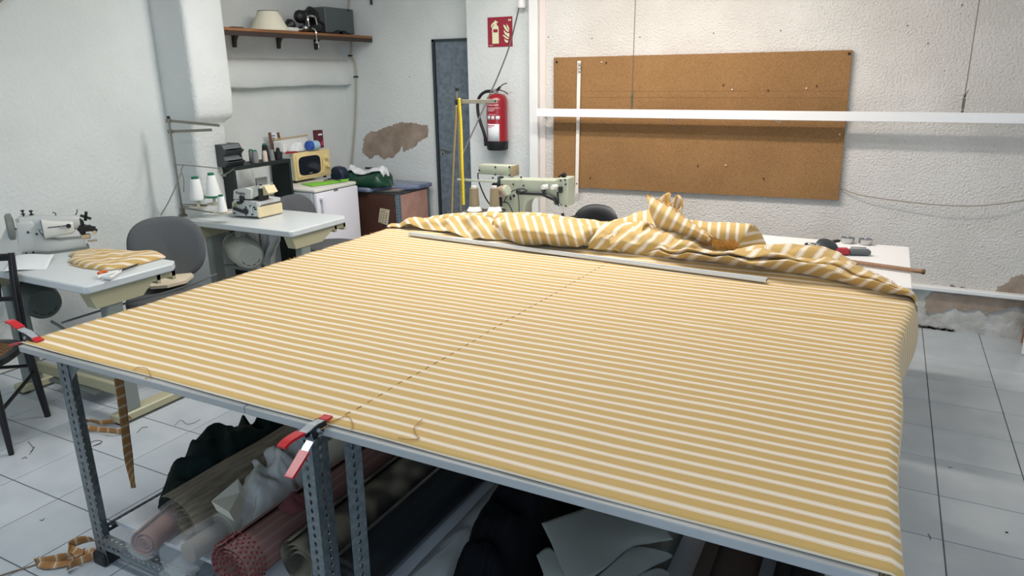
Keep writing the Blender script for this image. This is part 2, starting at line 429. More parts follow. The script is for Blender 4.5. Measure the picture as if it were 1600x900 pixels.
for py, x0, x1 in ((143, 868, 1322), (152, 906, 1318)):
    q0 = P(x0, py, y=BY); q1 = P(x1, py+.5, y=BY); b.bb((q0.x, BY-.0008, q0.z-.0015), (q1.x, BY+.001, q0.z+.0015))
b.build('pencil_line', M('pencil_line', (128, 90, 56), .9), board, 0)['kind'] = 'stuff'
pl = {'w': M('cream_pin', (236, 222, 196), .4), 'd': M('dark_pin', (62, 40, 42), .4)}
pw = [('w', 940, 97), ('d', 947, 98), ('d', 1130, 133), ('w', 1144, 140), ('d', 1200, 141), ('w', 1260, 138), ('d', 1276, 134), ('w', 1134, 258), ('w', 1312, 210), ('d', 1193, 279), ('d', 922, 278), ('d', 1090, 259)]
pd = ['upper left of the cork board, cream one of the close pair', 'upper left of the cork board, dark one of the close pair', 'just left of centre above the pencil lines', 'beside a dark pin at the middle, on the pencil line', 'on the upper pencil line right of centre', 'left in the pair at upper right', 'right in the pair at upper right', 'below the bar shadow at centre', 'near the right edge, under the white bar', 'near the bottom edge right of centre', 'near the bottom left corner by the ruler', 'low on the board left of centre']
for (k, px, py), pw_ in zip(pw, pd):
    q = P(px, py, y=BY-.006); b = MB(); b.lathe([(0, 0), (.0055, .001), (.0055, .005), (.003, .008), (.0045, .012), (0, .0125)], (q.x, BY, q.z), (0, -1, 0), 8)
    pin = b.build('push_pin', pl[k], None)
    tag(pin, ('cream' if k == 'w' else 'dark')+' push pin '+pw_, 'pin', ('cream' if k == 'w' else 'dark')+' pins in the cork board')

m_rail = M('white_lacquer', (240, 240, 238), 0.35)
RY = 5.19
rail = thing('hanging_rail', 'long white horizontal bar hung on two wires across the cork board', 'rail', (-.5, RY, 1.37))
ra, rb = P(838, 174, y=RY), P(838, 187, y=RY); rc, rd = P(1600, 171.5, y=RY), P(1600, 187, y=RY)
zt, zb = (ra.z+rc.z)/2, (rb.z+rd.z)/2
MB().bb((ra.x, RY, zb), (2.2, RY+.035, zt), .002).build('bar', m_rail, rail)
for px in (1048, 1216):
    q = P(px, 190, y=RY); b = MB()
    b.bb((q.x-.012, RY+.004, zb-.022), (q.x-.009, RY+.03, zb)); b.bb((q.x-.012, RY+.004, zb-.012), (q.x+.018, RY+.03, zb-.009)); b.bb((q.x+.010, RY+.004, zb-.018), (q.x+.013, RY+.03, zb))
    b.build('clip', m_steel, rail)
MB().bb((ra.x+.01, RY+.03, zb+.01), (ra.x+.04, 5.326, zb+.03)).build('wall_bracket', m_rail, rail)
MB().bb((1.9, RY+.03, zb+.01), (1.93, 5.36, zb+.03)).build('wall_bracket', m_rail, rail)
m_wire = M('twisted_grey_wire', (118, 110, 100), .5, .6)
for (px, py, tx, lab, turn) in ((987, 171, 993, 'left', 158), (1504, 172, 1531, 'right', 155)):
    a = P(px, py, y=RY+.017); a.z = zt; c = P(tx, -4, y=RY+.017); top = a+(c-a)*((2.998-a.z)/(c.z-a.z))
    t = thing('hanger_wire', 'thin steel wire holding up the white bar, '+('over the cork board' if lab == 'left' else 'over bare wall at the right'), 'wire', a, 0, None)
    MB().cyl(a+(top-a)*.01, top, .0028, n=6).build('wire', m_wire, t)
    b = MB(); d = (top-a).normalized()
    b.bar(a+d*.02, a+d*.085, .016, .006); b.ball(a+d*.10, (.008, .008, .012), 8, 6); b.ball(a+d*.008, (.007, .007, .01), 8, 6); b.cyl(a+d*.085, a+d*.13+X*.012, .003, n=6)
    b.build('turnbuckle', M('dull_zinc', (110, 108, 92), .45, .7), t)

# thin white wooden ruler leaning on the cork board
t = thing('wooden_ruler', 'narrow white measuring stick hanging upright on the cork board behind the bar', 'ruler', P(901, 304, y=5.31))
a, c = P(901, 303, y=5.312), P(905, 95, y=5.312)
MB().bar(a, c, .028, .006, .001, up=-Y).build('stick', M('bleached_wood', (238, 230, 218), .5, var=.04, vscale=12), t)
d = (c-a).normalized(); ex = -d; ey = Vector((-d.z, 0, d.x))*-1
ey = Vector((d.z, 0, -d.x))
MB().text('IKEA', c-d*.018-ey*.009+Vector((0, -.0045, 0)), -d, ey, .037).build('lettering', m_dark, t, 0)
MB().cyl(P(901, 287, y=5.309), P(901, 287, y=5.307), .006, n=10).build('hole', m_dark, t)

# cable drooping along the wall to the right of the board
pts = [P(px, py, y=yy) for px, py, yy in ((1300, 291, 5.345), (1320, 297, 5.34), (1345, 305, 5.32), (1390, 312, 5.31), (1450, 319, 5.30), (1510, 322, 5.30), (1560, 319, 5.31), (1620, 310, 5.34), (1680, 300, 5.355))]
tag(MB().tube(pts, .003, 6).build('wall_cable', M('grey_cable', (150, 138, 122), .6)), 'thin grey cable drooping along the rough wall right of the cork board', 'cable')
# ---------------------------------------------------------------- work table on slotted steel angle
m_galv = M('galvanised_steel', (138, 145, 146), 0.42, 0.55, col2=(112, 120, 122), vscale=60)
m_mel = M('white_melamine', (226, 228, 228), 0.4)
m_edge = M('grey_edge_band', (170, 171, 168), 0.5, var=.06, vscale=14)

def slotted(b, o, a, c, L, wdt, pitch=0.027, hx=0.0052, hy=0.0082):
    """one perforated flange: o corner, a along, c across"""
    o = Vector(o); a = Vector(a).normalized(); c = Vector(c).normalized(); n = max(1, int(round(L/pitch))); p = L/n
    out = [(-.5, -.5), (0, -.5), (.5, -.5), (.5, 0), (.5, .5), (0, .5), (-.5, .5), (-.5, 0)]
    vs = []; fs = []
    for k in range(n):
        m = o+a*(k+.5)*p+c*wdt*.5; base = len(vs)
        vs += [m+c*q[0]*wdt+a*q[1]*p for q in out]
        for q in out:
            l = math.hypot(*q); vs.append(m+c*q[0]/l*hx+a*q[1]/l*hy)
        fs += [(base+i, base+(i+1) % 8, base+8+(i+1) % 8, base+8+i) for i in range(8)]
    b.add(vs, fs); return b
def angle(name, o, a, c1, c2, L, w1, w2, parent, mat=None):
    b = MB(); slotted(b, o, a, c1, L, w1); slotted(b, o, a, c2, L, w2)
    ob = b.build(name, mat or m_galv, parent, 0)
    bm = bmesh.new(); bm.from_mesh(ob.data); bmesh.ops.remove_doubles(bm, verts=bm.verts, dist=.0004)
    bmesh.ops.recalc_face_normals(bm, faces=bm.faces); bm.to_mesh(ob.data); bm.free()
    sd = ob.modifiers.new('thickness', 'SOLIDIFY'); sd.thickness = .002; sd.offset = 0
    return ob

TZ = 0.85
table = thing('work_table', 'big cutting table of white boards on perforated grey steel legs, striped fabric spread over it', 'table', (-1.19, 2.3, 0))
MB().bb((-2.482, 1.2, TZ-.022), (-1.443, 3.30, TZ), .002).build('tabletop_board', m_edge, table)
MB().bb((-1.440, 1.2, TZ-.022), (.078, 3.04, TZ), .002).build('tabletop_board', m_edge, table)
lz = TZ-.025
angle('leg', (-2.38, 1.255, 0), Z, X, Y, lz, .055, .055, table)
angle('leg', (-1.262, 1.25, 0), Z, -X, Y, lz, .045, .06, table)
angle('leg', (-1.168, 1.262, 0), Vector((.012, 0, 1)), X*.3+Y, Y, lz, .05, .05, table)
angle('leg', (.06, 1.262, 0), Z, -X, Y, lz, .05, .05, table)
for x, s_ in ((-2.38, 1), (-1.262, -1), (-1.168, 1), (.06, -1)):
    angle('leg', (x, 3.22 if x < -1.2 else 2.98, 0), Z, X*s_, -Y, lz, .05, .05, table)
for (x, y) in ((-2.36, 1.275), (-1.285, 1.275)):
    MB().bb((x-.034, y-.034, 0), (x+.034, y+.034, .05), .006).build('rubber_foot', m_dark, table)
SH = 0.115
angle('shelf_rail', (-2.384, 1.31, SH+.012), Y, -Z, X, 2.02, .036, .03, table, M('dark_angle', (70, 76, 80), .5, .4))
angle('shelf_rail', (-2.335, 1.252, SH-.002), X, -Z, Y, 1.02, .04, .03, table)
angle('shelf_rail', (-1.15, 1.252, SH-.002), X, -Z, Y, 1.18, .04, .03, table)
angle('top_rail', (-2.37, 1.262, lz-.002), X, -Z, Y, 1.10, .03, .03, table)
MB().bb((-2.36, 1.33, SH+.002), (-1.2, 3.15, SH+.018), .001).build('shelf_board', m_mel, table)
MB().bb((-1.19, 1.33, SH+.002), (.03, 2.95, SH+.018), .001).build('shelf_board', m_mel, table)
b = MB(); b.prism([(0, 0), (.10, 0), (0, -.10)], (-2.33, 1.258, lz), X, Z, Y, .003); b.build('gusset', m_galv, table, 0)
b = MB(); b.prism([(0, 0), (.10, 0), (0, -.10)], (-1.165, 1.40, lz), Y, Z, X, .003); b.build('gusset', m_galv, table, 0)

# ---------------------------------------------------------------- striped upholstery fabric
m_str = bpy.data.materials.new('striped_fabric'); m_str.use_nodes = True
nt = m_str.node_tree; bs = nt.nodes['Principled BSDF']; bs.inputs['Roughness'].default_value = .72; bs.inputs['Specular IOR Level'].default_value = .3
bs.inputs['Sheen Weight'].default_value = .15
uvn = nt.nodes.new('ShaderNodeUVMap'); sx = nt.nodes.new('ShaderNodeSeparateXYZ'); fr = nt.nodes.new('ShaderNodeMath'); fr.operation = 'FRACT'
rp = nt.nodes.new('ShaderNodeValToRGB'); nt.links.new(uvn.outputs['UV'], sx.inputs[0]); nt.links.new(sx.outputs['Y'], fr.inputs[0]); nt.links.new(fr.outputs[0], rp.inputs['Fac'])
och, pale, brt = rgb((204, 170, 101)), rgb((230, 213, 186)), rgb((250, 240, 224))
cr = rp.color_ramp; cr.elements[0].position = 0; cr.elements[0].color = och; cr.elements[1].position = 1; cr.elements[1].color = och
for p, c_ in ((.295, och), (.325, pale), (.45, pale), (.475, brt), (.525, brt), (.55, pale), (.675, pale), (.705, och)):
    e = cr.elements.new(p); e.color = c_
wv = nt.nodes.new('ShaderNodeTexNoise'); wv.inputs['Scale'].default_value = 900; tcn = nt.nodes.new('ShaderNodeTexCoord'); mp = nt.nodes.new('ShaderNodeMapping')
mp.inputs['Scale'].default_value = (1, .25, 1); nt.links.new(tcn.outputs['Object'], mp.inputs[0]); nt.links.new(mp.outputs[0], wv.inputs['Vector'])
mx = nt.nodes.new('ShaderNodeMixRGB'); mx.blend_type = 'MULTIPLY'; mx.inputs['Fac'].default_value = .16
nt.links.new(rp.outputs['Color'], mx.inputs['Color1']); nt.links.new(wv.outputs['Fac'], mx.inputs['Color2']); nt.links.new(mx.outputs['Color'], bs.inputs['Base Color'])
bp = nt.nodes.new('ShaderNodeBump'); bp.inputs['Strength'].default_value = .12; bp.inputs['Distance'].default_value = .002
nt.links.new(wv.outputs['Fac'], bp.inputs['Height']); nt.links.new(bp.outputs['Normal'], bs.inputs['Normal'])
PER = 0.0430
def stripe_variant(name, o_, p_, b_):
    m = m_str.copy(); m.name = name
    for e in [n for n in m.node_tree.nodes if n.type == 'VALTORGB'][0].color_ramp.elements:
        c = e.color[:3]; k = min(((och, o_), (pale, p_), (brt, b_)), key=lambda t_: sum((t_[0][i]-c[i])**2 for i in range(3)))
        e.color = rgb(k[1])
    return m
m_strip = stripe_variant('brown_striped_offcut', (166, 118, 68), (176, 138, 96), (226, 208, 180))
fab = thing('striped_fabric', 'ochre fabric with white stripes spread over the big table and bunched at its far edge', 'fabric', (-1.19, 2.2, TZ))
random.seed(3)
def sm(a, b_, t): t = min(max((t-a)/(b_-a), 0), 1); return t*t*(3-2*t)
def wrk(x, y):
    h = .0034*noise.noise(Vector((x*1.1, y*9, 1.7)))+.0024*noise.noise(Vector((x*3+y*2, y*16, 5)))
    for cx, cy, ln, an, a_ in ((-.1, 2.62, .5, -.12, .007), (-.35, 2.36, .45, .1, .005), (-1.9, 2.55, .5, -.1, .004), (-1.15, 2.7, .4, -.15, .005), (-.45, 1.75, .35, -.08, .004), (-.1, 2.9, .3, .05, .007), (-1.5, 1.7, .3, -.15, .004), (-.9, 2.2, .3, -.1, .004)):
        dx, dy = x-cx, y-cy; e = dx*cos(an)+dy*sin(an); q = -dx*sin(an)+dy*cos(an)
        h += a_*math.exp(-(e/ln)**2-(q/.022)**2)
    return h
NX, NX2, NY = 120, 26, 110
EX = .092
def ymax(x): return 3.33-.23*sm(-1.0, -.1, x)
def sheet(u, v):
    k = u*(NX+NX2)
    y = 1.214+v*(ymax(-2.48+min(k/NX, 1)*2.57)-1.214)
    if y < 1.3: y += .006*noise.noise(Vector((k*.05, 0, 9)))*(1.3-y)/.086
    z = TZ+.0018+max(0, .002+wrk(-2.48+min(k/NX, 1)*2.57, y))
    ex = EX+.006*sin(y*7)+.05*sm(2.2, 3.1, y)
    if k <= NX:
        x = -2.486+(k/NX)*(ex+2.486)
        if k == 0: x += .006*noise.noise(Vector((y*60, 2, 2)))
        # the cloth lifts where it runs into the bunched part
        z += .018*sm(3.05+.10*(-1.2-x)*.5, 3.22, y)*sm(-2.3, -2.0, x)
        return Vector((x, y, z))
    s_ = (k-NX)/NX2; r_ = .026; arc = r_*pi/2; L = .62; d = s_*L
    if d < arc:
        a = d/r_; return Vector((ex+r_*sin(a), y, z-r_*(1-cos(a))))
    d -= arc
    puff = .035*sm(2.3, 3.2, y)*sin(min(d/.3, 1)*pi)+.012*noise.noise(Vector((y*4.5, d*2, 4)))*sm(0, .1, d)
    return Vector((ex+r_+puff-.05*sm(.05, .5, d), y, z-r_-d))
def suv(u, v):
    k = u*(NX+NX2); x = -2.48+k/NX*2.57; y = 1.214+v*(ymax(min(x, .09))-1.214)
    return (u*2.6, (y+.0035*noise.noise(Vector((x*1.6, y*2.2, 0)))+.002*noise.noise(Vector((x*6, y*5, 3))))/PER+.30)
MB().grid(sheet, NX+NX2, NY, suv).build('laid_sheet', m_str, fab, 180, thick=.0012)
# seam stitched across the stripes
b = MB(); y = 1.23
while y < 3.0:
    L = .019; x = -1.158+(y-1.23)/1.79*.081
    b.box((x, y+L/2, TZ+.0030+max(0, .002+wrk(x, y))), (.0017, L, .0016), Matrix.Rotation(-.045, 3, 'Z')); y += .043
b.build('seam', M('brown_seam_thread', (158, 116, 60), .8), fab, 0)['kind'] = 'stuff'
# frayed edge threads along the left side
b = MB()
for k in range(300):
    y = 1.22+random.random()*2.1; q = Vector((-2.478, y, TZ+.006)); l = random.uniform(.004, .02)
    d = Vector((-1, random.uniform(-.8, .8), random.uniform(-.25, .5))).normalized()
    b.add([q, q+Y*.0022, q+d*l], [(0, 1, 2)])
b.build('frayed_edge', M('frayed_thread', (206, 160, 84), .9), fab, 0)['kind'] = 'stuff'

def pt(t):
    if len(t) == 3: return P(t[0], t[1], z=t[2])
    return P(t[0], t[1], y=t[3])
def interp(rows, nu, nv):
    rr = [catmull([pt(t) for t in r_], nu) for r_ in rows]
    cols = [catmull([r_[i] for r_ in rr], nv) for i in range(len(rr[0]))]
    return cols                      # cols[i][j]
def fold(rows, s=(0.06, 0.03), nu=5, nv=5, amp=.004, fr=14, seed=0, back=None, sfun=None):
    rows = [list(r_) for r_ in rows]
    pts = interp(rows, nu, nv)
    sr = [catmull([Vector((t[0]*s[0]+t[1]*s[1], 0, 0)) for t in r_], nu) for r_ in rows]
    ss = [[v.x for v in catmull([r_[i] for r_ in sr], nv)] for i in range(len(sr[0]))]
    if back:
        for i, c_ in enumerate(pts):
            e = c_[-1]
            for k in range(1, 4): c_.append(e+Vector(back)*(k/3.0)+Vector((0, 0, -.02*(k/3)**2))); ss[i].append(ss[i][-1]+s[1]*-3*k)
    nu_, nv_ = len(pts)-1, len(pts[0])-1
    def fn(u, v):
        i, j = round(u*nu_), round(v*nv_); p = pts[i][j].copy(); e = min(i, nu_-i, 3)/3
        n_ = noise.noise(p*fr+Vector((seed, 0, 0)))+.5*noise.noise(p*fr*2.3+Vector((0, seed, 0)))
        cr_ = 1-2*abs(noise.noise(Vector((p.x*fr*.55+p.z*fr*.8+seed, p.y*fr*.5, seed*2.0))))
        return p+Vector((0, -.6, 1))*amp*(n_*1.1+cr_*1.1)*e
    return MB().grid(fn, nu_, nv_, lambda u, v: (u, ss[round(u*nu_)][round(v*nv_)])).build('bunched_fold', m_str, fab, 180, thick=.0015)
# long roll-over at the left back
fold([[(604, 355, .862), (650, 357, .864), (700, 366, .866), (745, 374, .868), (790, 376, .87), (850, 384, .868), (905, 388, .868), (960, 393, .868), (1010, 399, .866)],
      [(606, 352, .868), (655, 351, .885), (705, 354, .90), (750, 360, .905), (790, 361, .915), (850, 368, .91), (905, 371, .91), (960, 378, .905), (1010, 388, .89)],
      [(609, 350, .872), (660, 345, .905), (710, 344, .93), (755, 346, .935), (795, 347, .94), (850, 352, .945), (905, 358, .945), (960, 362, .94), (1010, 372, .92)],
      [(612, 349, .872), (665, 343, .905), (715, 341, .93), (760, 341, .94), (800, 343, .945), (850, 346, .95), (905, 351, .95), (960, 355, .95), (1010, 362, .935)]],
     (0.060, -0.045), 8, 6, .017, 10, 1, back=(0, .06, -.08))
# rolled rim behind it
rim = catmull([P(a, c, z=z_) for a, c, z_ in ((608, 351, .868), (640, 346, .885), (675, 341, .90), (715, 337.5, .92), (760, 335, .935), (800, 335.5, .945), (845, 338, .95), (890, 343, .95), (930, 349, .95), (965, 352, .95), (1000, 352, .945))], 10)
nr = len(rim)-1
def rimf(u, v):
    i = round(u*nr); p = rim[i]; a = -2.2+v*4.6; r_ = .008+.026*sm(0, .22, u)*(1+.25*noise.noise(Vector((u*9, 3, 1))))
    return p+Vector((0, -cos(a)*r_*1.2, sin(a)*r_-.02))+Vector((0, 0, .006*noise.noise(Vector((u*30, v*2, 0)))))
MB().grid(rimf, nr, 14, lambda u, v: (v, u*25.5+v*.35)).build('rolled_rim', m_str, fab, 180, thick=.0015)
# overlapping pleat in the middle
fold([[(772, 366, .872), (806, 380, .872), (850, 385, .872), (906, 389, .87), (922, 382, .875)],
      [(768, 352, .92), (800, 362, .935), (850, 369, .935), (900, 373, .93), (930, 370, .92)],
      [(772, 343, .955), (805, 345, .965), (850, 350, .965), (900, 357, .96), (940, 360, .95)],
      [(785, 337, .95), (815, 337, .96), (855, 341, .962), (905, 347, .96), (960, 352, .952)]],
     (0.072, -0.022), 8, 7, .015, 12, 2, back=(0, .08, -.09))
# pleat that turns over in front of the cone
fold([[(908, 386, .872), (935, 391, .87), (968, 394, .868), (1010, 400, .866), (1060, 404, .866), (1112, 404, .866)],
      [(914, 374, .905), (940, 378, .915), (975, 382, .915), (1015, 388, .905), (1060, 394, .90), (1108, 396, .885)],
      [(925, 364, .94), (950, 362, .955), (985, 364, .95), (1020, 374, .94), (1060, 382, .93), (1100, 388, .90)],
      [(945, 353, .95), (972, 348, .965), (1000, 349, .97), (1025, 360, .955), (1058, 368, .945), (1092, 378, .91)]],
     (0.040, 0.055), 9, 7, .019, 11, 3, back=(0, .10, -.10))
# pinched peak between the pleats, and a small loop showing the back of the cloth
fold([[(918, 389, .872), (935, 392, .872), (952, 393, .872), (968, 395, .872)], [(922, 378, .91), (940, 372, .935), (956, 380, .91), (972, 387, .895)], [(930, 366, .94), (946, 358, .965), (962, 366, .945), (980, 376, .92)], [(940, 358, .95), (954, 350, .965), (972, 358, .95), (992, 368, .935)]],
     (0.045, 0.045), 6, 6, .010, 18, 21, back=(0, .05, -.07))
fold([[(1000, 370, .935), (1006, 352, .985), (1013, 349, .99), (1018, 358, .97), (1022, 369, .94)], [(1002, 372, .93), (1008, 357, .965), (1013, 355, .97), (1017, 362, .955), (1020, 370, .935)], [(1004, 373, .925), (1009, 364, .945), (1013, 363, .945), (1016, 367, .94), (1019, 371, .93)]],
     (0.01, 0.07), 5, 5, .003, 20, 22)
# orange lit strip climbing to the cone
fold([[(950, 351, .94), (980, 351, .94), (1010, 351, .945), (1030, 354, .95)], [(948, 348, .95), (978, 343, .96), (1005, 338, .975), (1024, 336, .98)], [(952, 347, .948), (980, 338, .965), (1004, 330, .985), (1022, 325, .995)]],
     (0.065, 0.0), 5, 4, .004, 20, 4, back=(0, .05, -.06))
# the cone of rolled fabric
fold([[(1011, 304, 0, 3.40), (1030, 314, 0, 3.38), (1048, 325, 0, 3.36), (1066, 338, 0, 3.34), (1086, 353, 0, 3.31), (1112, 371, 0, 3.27)],
      [(1012, 315, 0, 3.36), (1028, 328, 0, 3.31), (1047, 338, 0, 3.28), (1066, 349, 0, 3.265), (1087, 360, 0, 3.25), (1111, 373, 0, 3.25)],
      [(1016, 334, 0, 3.36), (1030, 347, 0, 3.30), (1048, 353, 0, 3.27), (1066, 359, 0, 3.26), (1087, 366, 0, 3.25), (1110, 375, 0, 3.25)],
      [(1025, 354, 0, 3.39), (1036, 364, 0, 3.35), (1052, 367, 0, 3.33), (1068, 370, 0, 3.31), (1088, 373, 0, 3.28), (1109, 377, 0, 3.26)]],
     (0.058, 0.030), 5, 5, .003, 12, 5)
fold([[(1011, 304, 0, 3.40), (1030, 314, 0, 3.38), (1048, 325, 0, 3.36), (1066, 338, 0, 3.34), (1086, 353, 0, 3.31), (1112, 371, 0, 3.27)],
      [(1016, 318, 0, 3.47), (1036, 322, 0, 3.47), (1058, 332, 0, 3.46), (1074, 345, 0, 3.43), (1092, 356, 0, 3.40), (1118, 373, 0, 3.36)],
      [(1025, 354, 0, 3.43), (1036, 364, 0, 3.42), (1052, 367, 0, 3.40), (1068, 370, 0, 3.38), (1088, 373, 0, 3.35), (1120, 380, 0, 3.32)]],
     (0.058, 0.030), 5, 5, .003, 12, 6)
# curled cut edges standing in the mouth of the cone
crl = [(1026, 314, 3.42), (1034, 307, 3.45), (1043, 301, 3.47), (1048, 303, 3.45), (1044, 312, 3.42), (1050, 318, 3.41), (1054, 309, 3.45), (1058, 304, 3.48), (1065, 308, 3.47), (1067, 316, 3.44), (1062, 325, 3.41), (1056, 330, 3.40)]
cp = catmull([P(a, c, y=d) for a, c, d in crl], 4)
dn = Vector((.012, -.03, -.085))
MB().grid(lambda u, v: cp[round(u*(len(cp)-1))]*1+dn*v*(1+.3*noise.noise(cp[round(u*(len(cp)-1))]*30)), len(cp)-1, 5, lambda u, v: (u, u*5+v*.6)).build('curled_edge', m_str, fab, 180, thick=.0015)
# broad arch of fabric behind the cone
fold([[(1085, 352, 0, 3.40), (1106, 368, 0, 3.38), (1130, 379, 0, 3.36), (1151, 388, 0, 3.35)], [(1078, 347, 0, 3.44), (1106, 355, 0, 3.40), (1138, 362, 0, 3.38), (1165, 368, 0, 3.38)], [(1072, 344, 0, 3.50), (1106, 346, 0, 3.48), (1141, 349, 0, 3.46), (1176, 351, 0, 3.45)], [(1075, 350, 0, 3.58), (1108, 352, 0, 3.58), (1145, 355, 0, 3.58), (1185, 358, 0, 3.56)]],
     (0.068, 0.006), 5, 5, .004, 14, 7)
fold([[(1151, 388, 0, 3.35), (1165, 368, 0, 3.385), (1176, 351, 0, 3.45)], [(1172, 388, 0, 3.40), (1180, 374, 0, 3.45), (1186, 360, 0, 3.50)], [(1200, 386, 0, 3.50), (1195, 377, 0, 3.52), (1190, 366, 0, 3.54)]],
     (0.012, 0.075), 6, 6, .003, 14, 8)
# long sloping folds running to the far right corner
fold([[(985, 398, .858), (1050, 408, .855), (1110, 414, .853), (1170, 421, .852), (1230, 430, .852), (1290, 440, .852), (1350, 452, .852), (1395, 462, .852), (1424, 470, .852), (1433, 488, .80)],
      [(990, 394, .875), (1052, 401, .89), (1112, 405, .905), (1170, 409, .917), (1230, 414, .92), (1290, 422, .913), (1350, 438, .902), (1395, 453, .886), (1426, 466, .866), (1434, 484, .80)],
      [(993, 392, .878), (1054, 399, .885), (1113, 402.5, .894), (1170, 405.5, .90), (1230, 410.5, .90), (1290, 418.5, .895), (1350, 435, .89), (1395, 451, .882), (1426.5, 465, .866), (1434, 482, .80)],
      [(996, 390, .885), (1056, 395, .905), (1114, 399, .92), (1170, 401, .93), (1230, 404, .93), (1290, 411, .92), (1350, 430, .905), (1395, 448, .89), (1427, 463, .866), (1434, 480, .805)],
      [(1000, 386, .88), (1060, 391, .905), (1116, 395, .92), (1170, 395, .935), (1230, 395, .935), (1288, 399, .925), (1345, 420, .905), (1392, 443, .885), (1427, 461, .862), (1433, 476, .81)]],
     (0.026, 0.055), 9, 7, .014, 9, 9, back=(0, .08, -.08))
fold([[(1150, 405, .90), (1190, 405, .905), (1230, 407, .905), (1275, 411, .90), (1312, 421, .89), (1350, 436, .88)],
      [(1145, 396, .92), (1190, 394, .93), (1235, 394, .935), (1275, 397, .93), (1312, 409, .91), (1348, 427, .89)],
      [(1150, 389, .925), (1190, 385, .94), (1235, 385, .945), (1275, 387, .94), (1308, 397, .915), (1345, 419, .89)]],
     (0.034, 0.03), 7, 6, .010, 13, 10, back=(0, .06, -.09))
fold([[(1180, 392, .925), (1215, 391, .925), (1250, 391, .925), (1285, 394, .92), (1305, 402, .90), (1335, 415, .885)],
      [(1184, 384, .925), (1215, 383, .93), (1250, 384, .93), (1283, 386, .925), (1303, 393, .905), (1340, 412, .875)]],
     (0.055, 0.012), 6, 5, .004, 14, 11, back=(.02, .08, -.11))
fold([[(1040, 372, .90), (1075, 380, .885), (1110, 392, .875), (1150, 396, .872), (1185, 394, .872)], [(1045, 368, .91), (1080, 374, .90), (1115, 382, .885), (1150, 388, .88), (1185, 388, .88)], [(1050, 364, .915), (1085, 368, .90), (1120, 374, .89), (1155, 380, .885), (1190, 384, .88)]],
     (0.012, 0.06), 5, 5, .005, 14, 12, back=(0, .08, -.05))
# fringe of loose threads along the cut edge of the cone
b = MB()
eg = catmull([P(a, c, y=d) for a, c, d in ((1011, 304, 3.40), (1030, 314, 3.38), (1048, 325, 3.36), (1066, 338, 3.34), (1086, 353, 3.31), (1112, 371, 3.27))], 30)+catmull([P(a, c, y=d) for a, c, d in ((1108, 368, 3.26), (1122, 378, 3.25), (1140, 383, 3.25), (1152, 386, 3.27))], 40)+cp
for q in eg:
    for k in range(3):
        d = Vector((random.uniform(-.6, .6), random.uniform(-1, .3), random.uniform(-1, .5))).normalized(); l = random.uniform(.006, .02)
        o_ = q+Vector((random.uniform(-.004, .004), -.003, random.uniform(-.003, .004)))
        b.add([o_, o_+X*.0026, o_+d*l], [(0, 1, 2)])
for k in range(150):
    q = P(random.uniform(1112, 1152), random.uniform(373, 382), y=3.24)
    b.add([q, q+X*.003, q+Vector((random.uniform(-.006, .02), random.uniform(-.01, .01), -random.uniform(.015, .04)))], [(0, 1, 2)])
for k in range(120):
    t_ = random.random(); q = P(1345+t_*78, 420+t_*40-3*sin(t_*pi), y=3.33-.30*t_)
    b.add([q, q+X*.0026, q+Vector((random.uniform(-.01, .01), random.uniform(-.01, .01), random.uniform(.003, .012)))], [(0, 1, 2)])
b.build('fringe', M('golden_fringe', (196, 140, 62), .9), fab, 0)['kind'] = 'stuff'
# loose threads lying on the sheet
m_thr = M('ochre_thread', (176, 134, 66), .9)
for pts, lab in (([(500, 672), (525, 657), (543, 650), (551, 662), (549, 672)], 'loose ochre thread curling beside the clamp on the striped sheet'), ([(660, 655), (647, 668), (651, 680), (655, 685), (640, 687), (622, 684)], 'hooked loose thread on the striped sheet near the front edge'), ([(208, 578), (216, 574), (230, 576), (234, 588), (226, 592)], 'tiny curled thread on the striped sheet near its left end')):
    tag(MB().tube([P(a, c, z=TZ+.009) for a, c in pts], .0011, 5, 5).build('loose_thread', m_thr), lab, 'thread')

# aluminium straightedge
m_alu = M('white_aluminium', (226, 230, 232), .3, .25)
a, c = P(641, 367, z=TZ+.0105), P(1198, 440, z=TZ+.0105)
t = thing('straightedge', 'long white aluminium straightedge lying across the striped fabric', 'ruler', (a+c)/2)
MB().bar(a+Z*.006, c+Z*.006, .036, .011, .001).build('profile', m_alu, t)
d = (c-a).normalized(); sd = Vector((-d.y, d.x, 0))
MB().bar(a+Z*.0145-sd*.006, c+Z*.0145-sd*.006, .012, .006, .001).build('ridge', m_alu, t)
MB().bar(c+Z*.0065-d*.002, c+Z*.0065+d*.0005, .022, .006).build('end_slot', m_dark, t)

